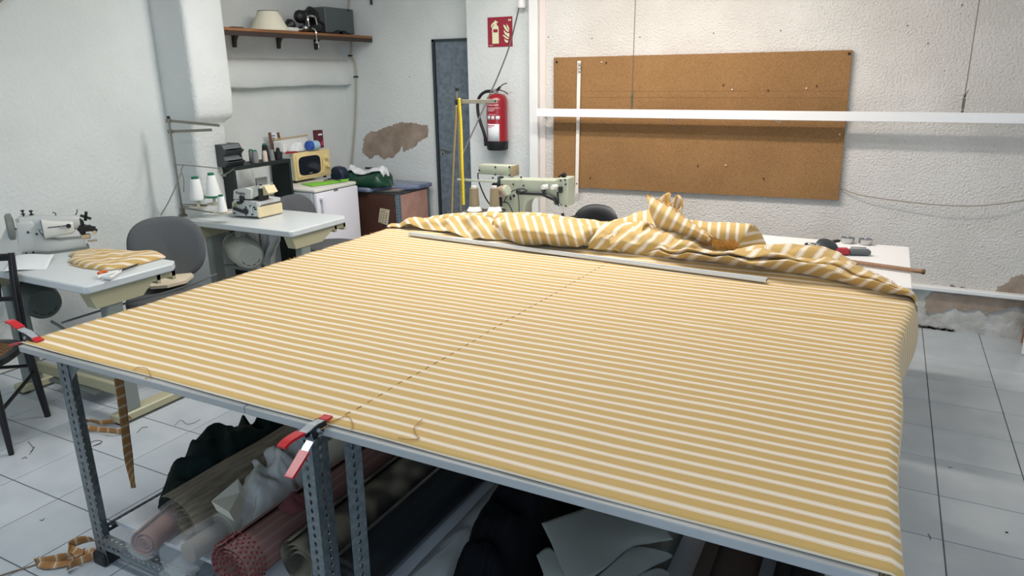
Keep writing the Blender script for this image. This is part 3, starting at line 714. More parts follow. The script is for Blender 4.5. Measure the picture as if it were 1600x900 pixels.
# spring clamps
m_red = M('red_vinyl', (186, 24, 34), .35, coat=.05)
m_zn = M('zinc_sheet', (182, 188, 192), .3, .45)
m_blk = M('dark_sheet', (52, 56, 60), .4, .7)
def clamp(loc, ax, upv, label, open_=1.0):
    t = thing('spring_clamp', label, 'clamp', loc, 0, 'red tipped spring clamps')
    ax = Vector(ax).normalized(); upv = Vector(upv).normalized(); sd = ax.cross(upv); o = Vector(loc)
    def L(p): return o+ax*p[0]+upv*p[1]
    def strip(name, pl, wd, th, mat, par=t):
        b = MB(); pts = catmull([Vector((p[0], p[1], 0)) for p in pl], 4); n = len(pts); vs = []
        for i, p in enumerate(pts):
            q = pts[min(i+1, n-1)]-pts[max(i-1, 0)]; nn = Vector((-q.y, q.x, 0)).normalized()
            w_ = wd(i/(n-1)) if callable(wd) else wd
            for sgn, k in ((-1, 0), (1, 0), (1, 1), (-1, 1)):
                pp = p+nn*th*k; vs.append(L(pp)+sd*sgn*w_/2)
        fs = [(i*4+k, i*4+(k+1) % 4, (i+1)*4+(k+1) % 4, (i+1)*4+k) for i in range(n-1) for k in range(4)]+[(0, 1, 2, 3), ((n-1)*4+3, (n-1)*4+2, (n-1)*4+1, (n-1)*4)]
        return b.add(vs, fs).build(name, mat, par)
    # ax points from the jaws to the handles
    strip('upper_arm', [(-.012, .004), (.015, .012), (.04, .020), (.065, .020), (.095, .026)], .024, .003, m_zn)
    strip('lower_arm', [(-.002, -.024), (.02, -.020), (.045, -.014), (.07, -.022), (.095, -.034)], .022, .003, m_zn)
    strip('red_grip', [(.082, .0225), (.105, .028), (.130, .032), (.150, .030)], lambda q: .028-.004*q, .007, m_red)
    strip('red_grip', [(.082, -.0305), (.105, -.040), (.130, -.050), (.150, -.058)], lambda q: .028-.004*q, .007, m_red)
    strip('jaw_pad', [(-.022, .0025), (-.008, .004), (.004, .0075)], .026, .006, m_red)
    strip('jaw_pad', [(-.012, -.030), (0, -.028), (.01, -.025)], .026, .005, m_red)
    for sg in (-1, 1):
        b = MB(); b.prism([(.005, .013), (.03, .019), (.06, .020), (.058, -.010), (.045, -.014), (.03, .002), (.015, -.018), (.0, -.022)], o+sd*sg*.0125, ax, upv, sd, .0016)
        b.build('side_plate', m_blk, t, 0)
    b = MB(); b.cyl(L((.038, .006))-sd*.017, L((.038, .006))+sd*.017, .005, n=10); b.build('pivot', m_zn, t)
    return t
clamp((-1.177, 1.215, TZ+.006), (.06, -1, -.16), (0, -.16, 1), 'red tipped steel spring clamp gripping the front edge above a table leg')
clamp((-2.455, 1.245, TZ+.006), (-1, .0, .10), (.10, 0, 1), 'red tipped steel spring clamp at the left corner of the striped sheet')
# ---------------------------------------------------------------- goods on the shelf under the table
FZ = SH+.019
def roll(name, label, cat, p0, p1, r, mat, inner=.35, wob=.03, seed=0, group='fabric rolls on the shelf', spiral=True, n=26):
    """rolled cloth: a spiral strip seen at the ends, from p0 to p1"""
    p0 = Vector(p0); p1 = Vector(p1); a = (p1-p0); L = a.length; a.normalize()
    e1 = Z.cross(a).normalized(); e2 = a.cross(e1)
    b = MB(); turns = 3.2; ns = 64; segs = 10
    vs = []; us = []; fs = []
    for j in range(segs+1):
        for i in range(ns+1):
            q = i/ns; ang = q*turns*2*pi; rr = r*(inner+(1-inner)*q)
            rr *= 1+wob*noise.noise(Vector((cos(ang)*1.5+seed, sin(ang)*1.5, j*.5)))
            x = j/segs*L+(.012*noise.noise(Vector((q*6, seed, 0))) if j in (0, segs) else 0)
            vs.append(p0+a*x+e1*cos(ang)*rr+e2*sin(ang)*rr); us.append((j/segs*L/.05, ang/2/pi*2.2))
    fs = [(j*(ns+1)+i, j*(ns+1)+i+1, (j+1)*(ns+1)+i+1, (j+1)*(ns+1)+i) for j in range(segs) for i in range(ns)]
    b.add(vs, fs, us)
    t = thing(name, label, cat, (p0+p1)/2-Z*r, 0, group)
    b.build('rolled_cloth', mat, t, 60, thick=.003)
    return t
def heap(name, label, cat, pts, z0, h, mat, seed=0, fr=9, amp=.03, rings=16, seg=72, group=None, power=2.2, ridge=.5, parent=None):
    """crumpled cloth: an outline on the plane z0 filled with folded relief"""
    n = len(pts); cx = sum(p[0] for p in pts)/n; cy = sum(p[1] for p in pts)/n
    cl = catmull([Vector((p[0], p[1], 0)) for p in list(pts)+[pts[0]]], 10); m = len(cl)-1
    vs = []; fs = []
    for i in range(rings+1):
        q = i/rings
        for k in range(seg):
            e = cl[int(k/seg*m)]; x = cx+(e.x-cx)*q; y = cy+(e.y-cy)*q
            hh = h*(1-q**power)
            nn = noise.noise(Vector((x*fr, y*fr, seed))); rd = 1-abs(noise.noise(Vector((x*fr*.7+4, y*fr*1.2, seed+3))))*2
            z = z0+hh*(1+ridge*rd*.5)+amp*nn*min(1, (1-q)*5)
            wob = 1+.05*noise.noise(Vector((k*.35, seed, 1)))*q
            vs.append(Vector((cx+(x-cx)*wob, cy+(y-cy)*wob, max(z, z0+.001))))
    fs = [(i*seg+k, i*seg+(k+1) % seg, (i+1)*seg+(k+1) % seg, (i+1)*seg+k) for i in range(rings) for k in range(seg)]
    o = MB().add(vs, fs).build(name, mat, parent, 180, thick=.002)
    if parent is None: tag(o, label, cat, group)
    return o

def striped(name, c1, c2, scale, rough=.8):
    m = M(name, c1, rough); nt = m.node_tree; bs = nt.nodes['Principled BSDF']
    u = nt.nodes.new('ShaderNodeUVMap'); s_ = nt.nodes.new('ShaderNodeSeparateXYZ'); k = nt.nodes.new('ShaderNodeMath'); k.operation = 'MULTIPLY'; k.inputs[1].default_value = scale
    f = nt.nodes.new('ShaderNodeMath'); f.operation = 'FRACT'; r_ = nt.nodes.new('ShaderNodeValToRGB')
    nt.links.new(u.outputs['UV'], s_.inputs[0]); nt.links.new(s_.outputs['Y'], k.inputs[0]); nt.links.new(k.outputs[0], f.inputs[0]); nt.links.new(f.outputs[0], r_.inputs['Fac'])
    r_.color_ramp.elements[0].color = rgb(c1); r_.color_ramp.elements[1].color = rgb(c1)
    for p, c_ in ((.3, c1), (.42, c2), (.6, c2), (.72, c1)):
        e = r_.color_ramp.elements.new(p); e.color = rgb(c_)
    nt.links.new(r_.outputs['Color'], bs.inputs['Base Color']); return m
m_taupe = M('slubbed_taupe_cloth', (140, 128, 108), .85, col2=(104, 92, 74), vscale=26, stretch=(3, .35, 3), bump=.3, bscale=40)
m_pink = M('dusty_pink_cloth', (160, 112, 98), .9, var=.15, vscale=20)
m_cream = M('cream_cloth', (206, 202, 182), .85)
m_beige = M('beige_card', (150, 138, 124), .8)
m_rstr = striped('burgundy_striped_cloth', (122, 84, 77), (128, 100, 88), 7.0)
m_green = M('bottle_green_velvet', (16, 30, 26), .8, spec=.2)
m_black = M('black_cloth', (11, 12, 15), .85, spec=.15)
m_leather = M('grey_green_leather', (138, 140, 130), .7, var=.1, vscale=6)
m_film = bpy.data.materials.new('clear_plastic_film'); m_film.use_nodes = True
nt = m_film.node_tree; bs = nt.nodes['Principled BSDF']; bs.inputs['Base Color'].default_value = rgb((222, 226, 226)); bs.inputs['Roughness'].default_value = .2; bs.inputs['Alpha'].default_value = .20
m_gauze = bpy.data.materials.new('white_gauze'); m_gauze.use_nodes = True
nt = m_gauze.node_tree; bs = nt.nodes['Principled BSDF']; bs.inputs['Base Color'].default_value = rgb((216, 215, 208)); bs.inputs['Roughness'].default_value = .85; bs.inputs['Alpha'].default_value = .78

# taupe cloth: a doubled length rolled at its near end
tp = roll('fabric_roll', 'taupe slubbed fabric roll lying next to the dark green velvet', 'fabric roll', (-2.00, 1.36, FZ+.075), (-1.97, 3.1, FZ+.075), .072, m_taupe, seed=1)
b = MB()
def flap(u, v):
    a = (-.25+v*.95)*pi; rr = .086+.012*v
    y = 1.33+u*1.75+.03*v
    return Vector((-2.00+rr*cos(a)*1.05-.05*v, y, FZ+.075+rr*max(sin(a), -.7)+.01*noise.noise(Vector((u*6, v*3, 2)))))
b.grid(flap, 30, 16, lambda u, v: (u, v)); b.build('loose_flap', m_taupe, tp, 180, thick=.004)
t = roll('fabric_roll', 'short dusty pink fabric roll wrapped in clear plastic at the shelf corner', 'fabric roll', (-2.065, 1.24, FZ+.056), (-2.115, 1.33+.1, FZ+.056), .048, m_pink, .2, seed=2)
b = MB(); b.lathe([(.054, -.02), (.058, .0), (.056, .06), (.057, .14), (.055, .21)], (-2.065, 1.24, FZ+.06), (-.25, 1, 0), 22, .06, 3); b.build('plastic_wrap', m_film, t)
t = thing('card_tube', 'cream roll on a beige card tube, half covered by clear plastic', 'fabric roll', (-1.86, 1.4, FZ), 0, 'fabric rolls on the shelf')
b = MB(); b.lathe([(.034, .0), (.036, .002), (.036, .14), (.055, .141), (.056, .16), (.056, 1.5)], (-1.885, 1.27, FZ+.058), (.0, 1, 0), 26)
b.build('card_core', m_beige, t); b = MB(); b.lathe([(.0572, .142), (.0575, .16), (.058, 1.4)], (-1.885, 1.27, FZ+.059), (0, 1, 0), 26); b.build('cream_layer', m_cream, t)
b = MB(); b.lathe([(.0605, -.06), (.064, .0), (.0625, .1), (.063, .3), (.0615, .5)], (-1.885, 1.27, FZ+.065), (0, 1, 0), 24, .08, 5)
b.add([Vector(p) for p in ((-1.95, 1.20, FZ+.005), (-1.83, 1.17, FZ+.005), (-1.83, 1.27, FZ+.02), (-1.95, 1.29, FZ+.02))], [(0, 1, 2, 3)]); b.build('plastic_wrap', m_film, t)
t = roll('fabric_roll', 'burgundy striped fabric roll with a red dotted end, passing behind the clamped leg', 'fabric roll', (-1.665, 1.255, FZ+.088), (-1.655, 3.1, FZ+.088), .082, m_rstr, .5, .015, seed=3)
# crocheted red end: rings of little knots
b = MB()
for j in range(5):
    for k in range(26):
        a = 2*pi*k/26+j*.12; rr = .0845+.001*(j % 2)
        b.ball((-1.665+rr*cos(a), 1.262+j*.014, FZ+.088+rr*sin(a)), (.004, .0035, .004), 6, 4)
for j in range(4):
    rr = .072-j*.016
    for k in range(int(rr*300)):
        a = 2*pi*k/int(rr*300); b.ball((-1.665+rr*cos(a), 1.25, FZ+.088+rr*sin(a)), (.004, .004, .004), 6, 4)
b.build('dotted_end', M('crimson_knots', (112, 24, 34), .8), t)['kind'] = 'stuff'
sc0 = P(458, 791, z=FZ+.168)
heap('fabric_scrap', 'small curled burgundy scrap on top of the striped roll', 'scrap', [(sc0.x+a, sc0.y+c) for a, c in ((-.04, -.03), (.03, -.04), (.05, .02), (.02, .05), (-.04, .03))], sc0.z, .032, M('burgundy_cloth', (96, 46, 46), .85), 5, 30, .02, 8, 40)
m_patt = M('patterned_taupe_cloth', (128, 118, 98), .9, col2=(66, 60, 50), vscale=13, detail=0)
t = roll('fabric_roll', 'thick taupe patterned roll lying right of the burgundy striped roll', 'fabric roll', (-1.475, 1.36, FZ+.092), (-1.47, 3.1, FZ+.092), .088, m_patt, .45, seed=4)
t = roll('fabric_roll', 'black roll wrapped in shiny plastic between pattern roll and white paper', 'fabric roll', (-1.30, 1.36, FZ+.088), (-1.30, 3.0, FZ+.088), .080, M('charcoal_cloth', (26, 26, 28), .7), .45, seed=5)
b = MB(); ax_ = Vector((0, 1, 0)).normalized()
b.lathe([(.086, .0), (.085, .5), (.086, 1.0), (.085, 1.62)], (-1.30, 1.365, FZ+.089), ax_, 26, .04, 6); b.build('plastic_wrap', M('smoky_film', (50, 52, 54), .18, alpha=.35), t)
# pieces tucked between the rolls
b = MB(); q = [P(330, 783, z=FZ+.20), P(372, 748, z=FZ+.22), P(374, 770, z=FZ+.19), P(358, 800, z=FZ+.19)]
b.add(q+[p-Z*.03+X*.02 for p in q], [(0, 1, 2), (0, 2, 3), (4, 6, 5), (4, 7, 6), (0, 3, 7, 4), (1, 0, 4, 5), (2, 1, 5, 6), (3, 2, 6, 7)])
tag(b.build('folded_card', m_cream, None, 0), 'cream pointed offcut folded up between taupe roll and white gauze', 'offcut')
gz = [P(a, c, z=FZ+.05) for a, c in ((352, 812), (362, 770), (400, 735), (455, 715), (500, 700), (520, 730), (470, 775), (420, 815), (365, 835))]
heap('gauze_cloth', 'crumpled white gauze between the cream roll and the burgundy striped roll', 'cloth', [(p.x, p.y) for p in gz], FZ+.05, .10, m_gauze, 7, 13, .04, 22, 96, None, 2.2, .9)
vl = [(-2.37, 1.60), (-2.31, 1.47), (-2.20, 1.43), (-2.12, 1.50), (-2.09, 1.75), (-2.10, 2.05), (-2.14, 2.28), (-2.22, 2.22), (-2.27, 2.0), (-2.34, 1.8)]
heap('velvet_cloth', 'bunched dark green velvet at the left end of the shelf', 'cloth', vl, FZ, .14, m_green, 11, 9, .05, 22, 90, power=4, ridge=1.0)
wp = [Vector(p) for p in ((-1.21, 1.36), (-1.08, 1.34), (-1.07, 1.6), (-1.115, 1.9), (-1.12, 2.4), (-1.21, 2.5), (-1.215, 1.9))]
heap('paper_sheet', 'crumpled strip of white paper between black roll and black cloth', 'paper', [(p.x, p.y) for p in wp], FZ, .022, M('dull_white_paper', (200, 204, 198), .8), 2, 12, .012, 10, 60)
bk = [(-1.0, 1.38), (-.92, 1.34), (-.86, 1.36), (-.83, 1.6), (-.82, 2.0), (-.83, 2.4), (-.95, 2.6), (-1.10, 2.4), (-1.10, 1.95), (-1.05, 1.6)]
heap('black_cloth', 'large heap of black cloth on the middle of the shelf', 'cloth', bk, FZ, .20, m_black, 3, 7, .05, 20, 84, power=3, ridge=.9)
# folded grey green leather: stacked flaps with rolled-over ends
t = thing('leather_hide', 'folded grey green leather hide next to the black cloth', 'leather', (-.62, 1.75, FZ))
m_lea = m_leather
def hide(rows, nm, amp=.006, seed=0):
    pts = interp(rows, 6, 6); nu_, nv_ = len(pts)-1, len(pts[0])-1
    def fn(u, v):
        p = pts[round(u*nu_)][round(v*nv_)]
        return p+Z*amp*(noise.noise(p*7+Vector((seed, 0, 0)))+.5*noise.noise(p*17))
    MB().grid(fn, nu_, nv_).build(nm, m_leather, t, 180, thick=.003)
hide([[(846, 818, .37), (900, 800, .385), (960, 785, .39), (1020, 800, .39), (1052, 842, .36)],
      [(862, 850, .35), (905, 842, .375), (955, 830, .385), (1000, 835, .375), (1022, 847, .35)],
      [(882, 905, .31), (915, 905, .34), (948, 885, .35), (970, 865, .345), (986, 852, .34)]], 'top_flap', seed=1)
hide([[(986, 853, .335), (1002, 851, .335), (1020, 855, .33), (1044, 862, .315)], [(962, 874, .335), (985, 880, .32), (1012, 876, .31), (1050, 870, .30)], [(925, 910, .31), (955, 915, .30), (985, 905, .29), (1012, 888, .285)], [(920, 925, .26), (950, 930, .26), (985, 915, .26), (1018, 884, .27)]], 'rolled_flap', seed=2)
hide([[(838, 868, .30), (858, 855, .31), (880, 880, .31)], [(850, 900, .27), (870, 900, .28), (900, 905, .29)], [(862, 950, .22), (890, 950, .22), (920, 940, .24)]], 'lower_flap', seed=3)
hide([[(960, 905, .29), (1000, 895, .28), (1030, 888, .27), (1047, 896, .25)], [(960, 940, .24), (1000, 930, .24), (1030, 915, .23), (1045, 915, .21)]], 'lower_flap', seed=4)
MB().bb((-.74, 1.42, FZ), (-.46, 2.2, FZ+.11), .03, 3).build('folded_stack', m_leather, t)
t = roll('fabric_roll', 'dark brown fabric roll at the right of the leather hide', 'fabric roll', (-.27, 1.33, FZ+.10), (-.27, 3.0, FZ+.10), .095, M('dark_brown_cloth', (84, 70, 60), .9), .4, seed=8)
t = roll('fabric_roll', 'charcoal fabric roll furthest right under the table', 'fabric roll', (-.075, 1.33, FZ+.08), (-.075, 3.0, FZ+.08), .075, M('charcoal_grey_cloth', (56, 54, 54), .9), .4, seed=9)

# ribbon of striped fabric hanging from the left edge of the table
def rib(u, v):
    z = .848-v*.72; wdt = .036*(1-.45*sm(.75, 1, v)); y = 1.53+.02*sin(v*3)+(u-.5)*wdt; tw = sm(.7, 1, v)*.9
    return Vector((-2.497+.012*sin(v*5)+(u-.5)*wdt*sin(tw)*.8, 1.52+(u-.5)*wdt*cos(tw)-.012*v, z))
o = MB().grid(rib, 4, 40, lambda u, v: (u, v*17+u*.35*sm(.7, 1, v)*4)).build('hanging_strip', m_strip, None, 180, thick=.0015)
tag(o, 'narrow striped fabric strip hanging down from the table edge near the front left leg', 'fabric strip')
def ribbon(name, label, pts, wd, tilt, per, seed):
    c_ = catmull([Vector(p) for p in pts], 8); n = len(c_)-1
    def fn(u, v):
        i = round(v*n); p = c_[i]; d = c_[min(i+1, n)]-c_[max(i-1, 0)]; s_ = Vector((-d.y, d.x, 0)).normalized()
        a = tilt(v) if callable(tilt) else tilt
        return p+(s_*cos(a)+Z*sin(a))*(u)*wd+Z*.002
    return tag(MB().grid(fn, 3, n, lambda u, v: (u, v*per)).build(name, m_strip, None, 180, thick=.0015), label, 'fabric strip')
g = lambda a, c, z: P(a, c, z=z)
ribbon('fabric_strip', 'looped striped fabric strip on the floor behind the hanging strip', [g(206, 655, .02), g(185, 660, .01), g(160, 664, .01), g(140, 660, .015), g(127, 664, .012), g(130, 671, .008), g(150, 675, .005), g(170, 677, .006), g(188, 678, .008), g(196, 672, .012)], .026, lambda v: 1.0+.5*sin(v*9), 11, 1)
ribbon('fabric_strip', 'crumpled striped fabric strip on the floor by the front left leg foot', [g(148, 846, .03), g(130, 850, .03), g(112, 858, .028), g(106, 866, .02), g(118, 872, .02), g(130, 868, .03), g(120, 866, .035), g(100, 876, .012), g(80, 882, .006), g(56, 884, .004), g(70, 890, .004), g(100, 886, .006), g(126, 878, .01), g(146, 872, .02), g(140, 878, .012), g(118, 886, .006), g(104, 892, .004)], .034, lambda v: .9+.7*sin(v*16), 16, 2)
m_th2 = M('brown_string', (132, 110, 88), .9)
tag(MB().tube([g(96, 865, .012), g(80, 872, .006), g(50, 884, .004), g(20, 893, .004), g(-20, 906, .004)], .003, 6).build('string', m_th2), 'brown string trailing over the tiles from the fabric strips', 'string')
m_bt = M('black_thread', (40, 42, 44), .9)
for k, (pts, lab) in enumerate(([[(44, 690), (52, 700), (48, 706), (54, 698), (46, 710)], 'black thread snippet on the floor near the cane chair leg'], [[(140, 692), (150, 688), (160, 690), (152, 694), (145, 697), (158, 693)], 'tangle of black thread on the tiles right of the front left leg'], [[(214, 676), (218, 672), (222, 668), (231, 667)], 'short black thread on the tiles beside the hanging strip'], [[(273, 664), (283, 656), (291, 662), (302, 661), (313, 655)], 'wavy grey thread on the tiles in front of the velvet'], [[(314, 703), (326, 690), (338, 682), (352, 678), (362, 682), (360, 687)], 'long curved grey thread on the tiles behind the velvet'], [[(34, 717), (39, 714), (42, 716)], 'dark scrap of thread on the tiles below the cane chair'], [[(62, 812), (66, 813), (69, 810)], 'tiny dark thread on the bare tiles at the lower left'], [[(1450, 834), (1453, 838), (1454, 843)], 'short curled thread on the tiles right of the table'], [[(1481, 730), (1488, 730.5)], 'dash of dark thread on the tiles right of the table'], [[(1571, 831.5), (1575, 832)], 'black speck on the tiles at the lower right'])):
    tag(MB().tube([P(a, c, z=.002) for a, c in pts], .0012 if k != 9 else .003, 5, 5).build('thread_snippet', m_bt if k not in (3, 4) else M('grey_thread', (120, 126, 128), .9)), lab, 'thread')
# ---------------------------------------------------------------- sewing stations along the left wall
m_top = M('grey_white_laminate', (206, 212, 212), .35)
m_beigem = M('beige_enamel', (180, 176, 144), .45)
m_greyg = M('grey_green_enamel', (132, 140, 134), .5)
m_mach = M('pale_grey_enamel', (186, 190, 186), .38)
m_mach2 = M('warm_white_enamel', (210, 211, 202), .35)
m_chrome = M('chrome', (210, 210, 208), .15, 1.0)
m_gfab = M('grey_chair_cloth', (92, 95, 97), .9, col2=(84, 87, 89), vscale=300, bump=.15, bscale=400, detail=1)
m_motor = M('motor_grey', (116, 122, 116), .5)

def sewing_table(label, x0, x1, y0, y1, z, foot_y0, foot_y1, notch=0):
    t = thing('sewing_table', label, 'table', ((x0+x1)/2, (y0+y1)/2, 0))
    c = .05
    b = MB(); b.prism([(x0, y0), (x1-.015, y0), (x1, y0+.02), (x1, y1-c), (x1-c, y1)]+([(x0, y1)] if not notch else [(x0+notch, y1), (x0, y1-notch)]), (0, 0, z-.04), X, Y, Z, .04)
    o = b.build('tabletop', m_top, t, 30)
    bv = o.modifiers.new('soft_edge', 'BEVEL'); bv.width = .007; bv.segments = 2; bv.limit_method = 'ANGLE'
    for x in (x0+.16, x1-.045):
        # pressed beam under the top, post, foot bar
        b = MB(); b.prism([(y0+.02, 0), (y0+.05, -.085), (y0+.30, -.085), (y1-.17, -.03), (y1-.03, -.03), (y1-.03, 0)], (x-.045, 0, z-.041), Y, Z, X, .07)
        b.bb((x-.045, y1-.14, z-.09), (x+.025, y1-.12, z-.041)); b.bb((x-.045, y1-.05, z-.09), (x+.025, y1-.03, z-.041))
        b.build('support_beam', m_beigem, t, 20)
        MB().bb((x-.04, y0+.10, .05), (x+.02, y0+.19, z-.12), .008).build('leg', m_greyg, t)
        MB().bb((x-.05, foot_y0, .012), (x+.035, foot_y1, .055), .006).build('foot_bar', m_beigem, t)
        for yy in (foot_y0+.03, foot_y1-.03):
            MB().bb((x-.03, yy-.02, 0), (x+.015, yy+.02, .012)).build('rubber_pad', m_dark, t)
    MB().bb((x0+.14, y0+.16, .10), (x1-.06, y0+.19, .16), .004).build('cross_bar', m_beigem, t)
    MB().box(((x0+x1)/2, (y0+y1)/2, .10), (.42, .26, .018), Matrix.Rotation(.12, 3, 'X'), .004).build('treadle', m_motor, t)
    return t
t1 = sewing_table('grey white sewing table at the left edge carrying a folded striped cloth', -4.33, -3.27, 1.915, 2.445, .76, 1.97, 2.42)
t2 = sewing_table('grey white sewing table by the column with a white overlock machine on it', -4.325, -3.275, 3.262, 3.83, .76, 3.31, 3.80, .16)

def motor(t, c, ax, r, L, mat, dark):
    c = Vector(c); ax = Vector(ax).normalized()
    b = MB(); b.lathe([(0, -L*.5), (r*.75, -L*.5), (r*.95, -L*.42), (r, -L*.3), (r, L*.25), (r*.97, L*.32), (r*.9, L*.44), (r*.75, L*.5), (0, L*.5)], c, ax, 28)
    m_ = b.build('motor_body', mat, t)
    sd = ax.cross(Z).normalized(); b = MB()
    for k in range(12):
        a = 2*pi*k/12; d = sd*cos(a)+Z*sin(a)
        b.bar(c+d*r*1.0-ax*L*.28, c+d*r*1.0+ax*L*.2, .006, .006, up=d)
    b.build('cooling_ribs', mat, m_)['kind'] = 'stuff'
    b = MB()
    for a0 in (-2.7, -2.1, -1.5, -.9):
        b.tube([c+ax*(L*.492)+(sd*cos(a0+q*.11)+Z*sin(a0+q*.11))*r*.62 for q in range(5)], .0045, 6, 2)
    b.build('vent_slots', m_dark, m_)['kind'] = 'stuff'
    MB().bar(c+Z*r*.8-ax*.05, c+Z*(r+.06)-ax*.05, .05, .06, .006).build('motor_bracket', mat, t)
    b = MB(); b.lathe([(0, -L*.72), (r*.8, -L*.72), (r*.9, -L*.66), (r*.9, -L*.56), (0, -L*.5)], c, ax, 24); b.build('pulley_guard', dark, t)
    return m_
motor(t1, P(55, 463, y=2.13), (.93, -.30, 0), .098, .40, M('dark_motor_green', (76, 84, 78), .5), m_motor)
motor(t2, P(381, 392, y=3.50), (.86, -.5, 0), .105, .40, M('motor_beige_grey', (186, 187, 176), .5), M('motor_disc', (176, 172, 156), .5))
MB().bb((-4.10, 3.40, .40), (-3.86, 3.44, .42), .004).build('motor_base', m_motor, t2)
# power cords under the first table
m_cord = M('grey_cord', (96, 98, 96), .6)
tag(MB().tube([(-3.75, 2.04, .47), (-3.60, 2.25, .52), (-3.45, 2.55, .56), (-3.38, 2.75, .60)], .006, 7).build('power_cord', m_cord), 'grey cord running from the dark motor under the left sewing table', 'cord')
tag(MB().tube([(-3.86, 2.05, .46), (-3.78, 2.08, .40), (-3.72, 2.10, .30), (-3.73, 2.12, .18)], .008, 7).build('pedal_rod', m_cord), 'thin rod hanging from the dark motor towards the treadle', 'rod')

# ---- blind-stitch machine on the first table (local x along the arm)
pA, pB = P(36, 403, z=.76), P(146, 389, z=.76)
ang = math.atan2(pB.y-pA.y, pB.x-pA.x)
ma = thing('blind_stitch_machine', 'pale grey blind stitch sewing machine with a free arm at the far left', 'sewing machine', (pA.x, pA.y, .7615), ang)
Lm = (pB-pA).length
def arm(b, secs, n=18):
    """loft of rounded rectangles: (x, yc, zc, half y, half z)"""
    vs = []; fs = []
    for (x, yc, zc, hy, hz) in secs:
        for k in range(n):
            a = 2*pi*k/n; c_, s_ = cos(a), sin(a)
            e = .45
            vs.append((x, yc+hy*math.copysign(abs(c_)**e, c_), zc+hz*math.copysign(abs(s_)**e, s_)))
    m = len(secs)
    fs = [(i*n+k, i*n+(k+1) % n, (i+1)*n+(k+1) % n, (i+1)*n+k) for i in range(m-1) for k in range(n)]+[tuple(reversed(range(n))), tuple(range((m-1)*n, m*n))]
    return b.add(vs, fs)
kx = Lm/.36
arm(MB(), [(.0, .07, .10, .055, .10), (.03*kx, .07, .105, .06, .105), (.08*kx, .07, .105, .06, .105), (.12*kx, .07, .05, .06, .05), (.2*kx, .07, .035, .06, .035), (Lm-.03, .07, .032, .05, .032)]).build('body', m_mach, ma, 45, world=False)
arm(MB(), [(.02*kx, .07, .185, .05, .03), (.10*kx, .07, .175, .055, .042), (.18*kx, .065, .160, .055, .045), (.30*kx, .06, .155, .05, .04), (Lm-.04, .06, .155, .04, .034)]).build('upper_arm', m_mach, ma, 45, world=False)
arm(MB(), [(.125*kx, .035, .142, .055, .055), (.18*kx, .03, .138, .05, .045), (.26*kx, .03, .135, .045, .036), (Lm-.075, .035, .138, .04, .030)]).build('front_cover', m_mach2, ma, 45, world=False)
MB().box((.122*kx, .03, .143), (.006, .10, .10), None, .02, 2).build('cover_end_plate', M('blue_grey_plate', (112, 122, 126), .5), ma, world=False)
MB().bb((.15*kx, -.022, .151), (Lm-.09, -.018, .155)).build('cover_seam', m_dark, ma, 0, world=False)
b = MB(); b.lathe([(.0, 0), (.066, .0), (.078, .008), (.078, .03), (.05, .038), (0, .038)], (-.045, .07, .16), (1, 0, 0), 26); b.build('hand_wheel', m_motor, ma, world=False)
b = MB(); b.prism([(-.14, .0), (-.005, .0), (.0, .15), (-.045, .165)], (0, .02, .0), X, Z, Y, .08); b.build('belt_guard', m_mach, ma, 30, world=False)
for x, dz in ((.045*kx, 0), (.085*kx, -.006)):
    b = MB(); b.cyl((x, .07, .205+dz), (x, .07, .245+dz), .004); b.cyl((x, .07, .225+dz), (x, .07, .230+dz), .011); b.cyl((x, .07, .242+dz), (x, .07, .250+dz), .009); b.cyl((x, .07, .205+dz), (x, .07, .212+dz), .013)
    b.build('tension_post', m_dark, ma, world=False)
b = MB()
b.bb((Lm-.05, .02, .08), (Lm-.02, .09, .17), .01); b.bb((Lm-.06, .0, .10), (Lm+.02, .05, .135), .012); b.cyl((Lm-.01, .05, .16), (Lm+.0, .03, .21), .008); b.cyl((Lm-.03, .05, .13), (Lm+.03, .03, .11), .012); b.bar((Lm-.03, .06, .19), (Lm+.02, .05, .165), .012, .014); b.bar((Lm-.05, .0, .135), (Lm+.035, .01, .10), .014, .02)
b.build('stitch_head', m_dark, ma, world=False)
b = MB(); b.cyl((Lm+.02, .01, .095), (Lm+.02, -.012, .095), .011); b.bb((Lm-.05, .03, .055), (Lm+.0, .09, .085), .004); b.bb((Lm-.02, .03, .035), (Lm+.03, .08, .045), .002); b.build('presser_foot', m_chrome, ma, world=False)
b = MB(); b.cyl((Lm-.10, -.012, .150), (Lm-.10, -.026, .150), .012); b.build('adjusting_knob', m_dark, ma, world=False)
b = MB(); b.cyl((Lm-.135, -.014, .146), (Lm-.135, -.024, .146), .008); b.build('adjusting_knob', m_chrome, ma, world=False)
b = MB(); b.tube([(.20*kx, .06, .197), (.205*kx, .06, .215), (.19*kx, .06, .222)], .0025, 6); b.build('thread_hook', m_dark, ma, world=False)
b = MB(); b.tube([(Lm-.06, .06, .187), (Lm-.045, .06, .205), (Lm-.04, .06, .225)], .0025, 6); b.build('thread_hook', m_dark, ma, world=False)
b = MB(); b.prism([(.0, 0), (Lm-.02, 0), (Lm-.015, .012), (.0, .012)], (0, .01, 0), X, Z, Y, .12); b.build('base_plate', m_motor, ma, 0, world=False)
b = MB()
for x, z in ((.02*kx, .02), (.055*kx, .02), (.05*kx, .135), (.09*kx, .12)): b.cyl((x, .009, z), (x, .004, z), .006, n=10)
b.build('bolt', m_dark, ma, world=False)['kind'] = 'stuff'

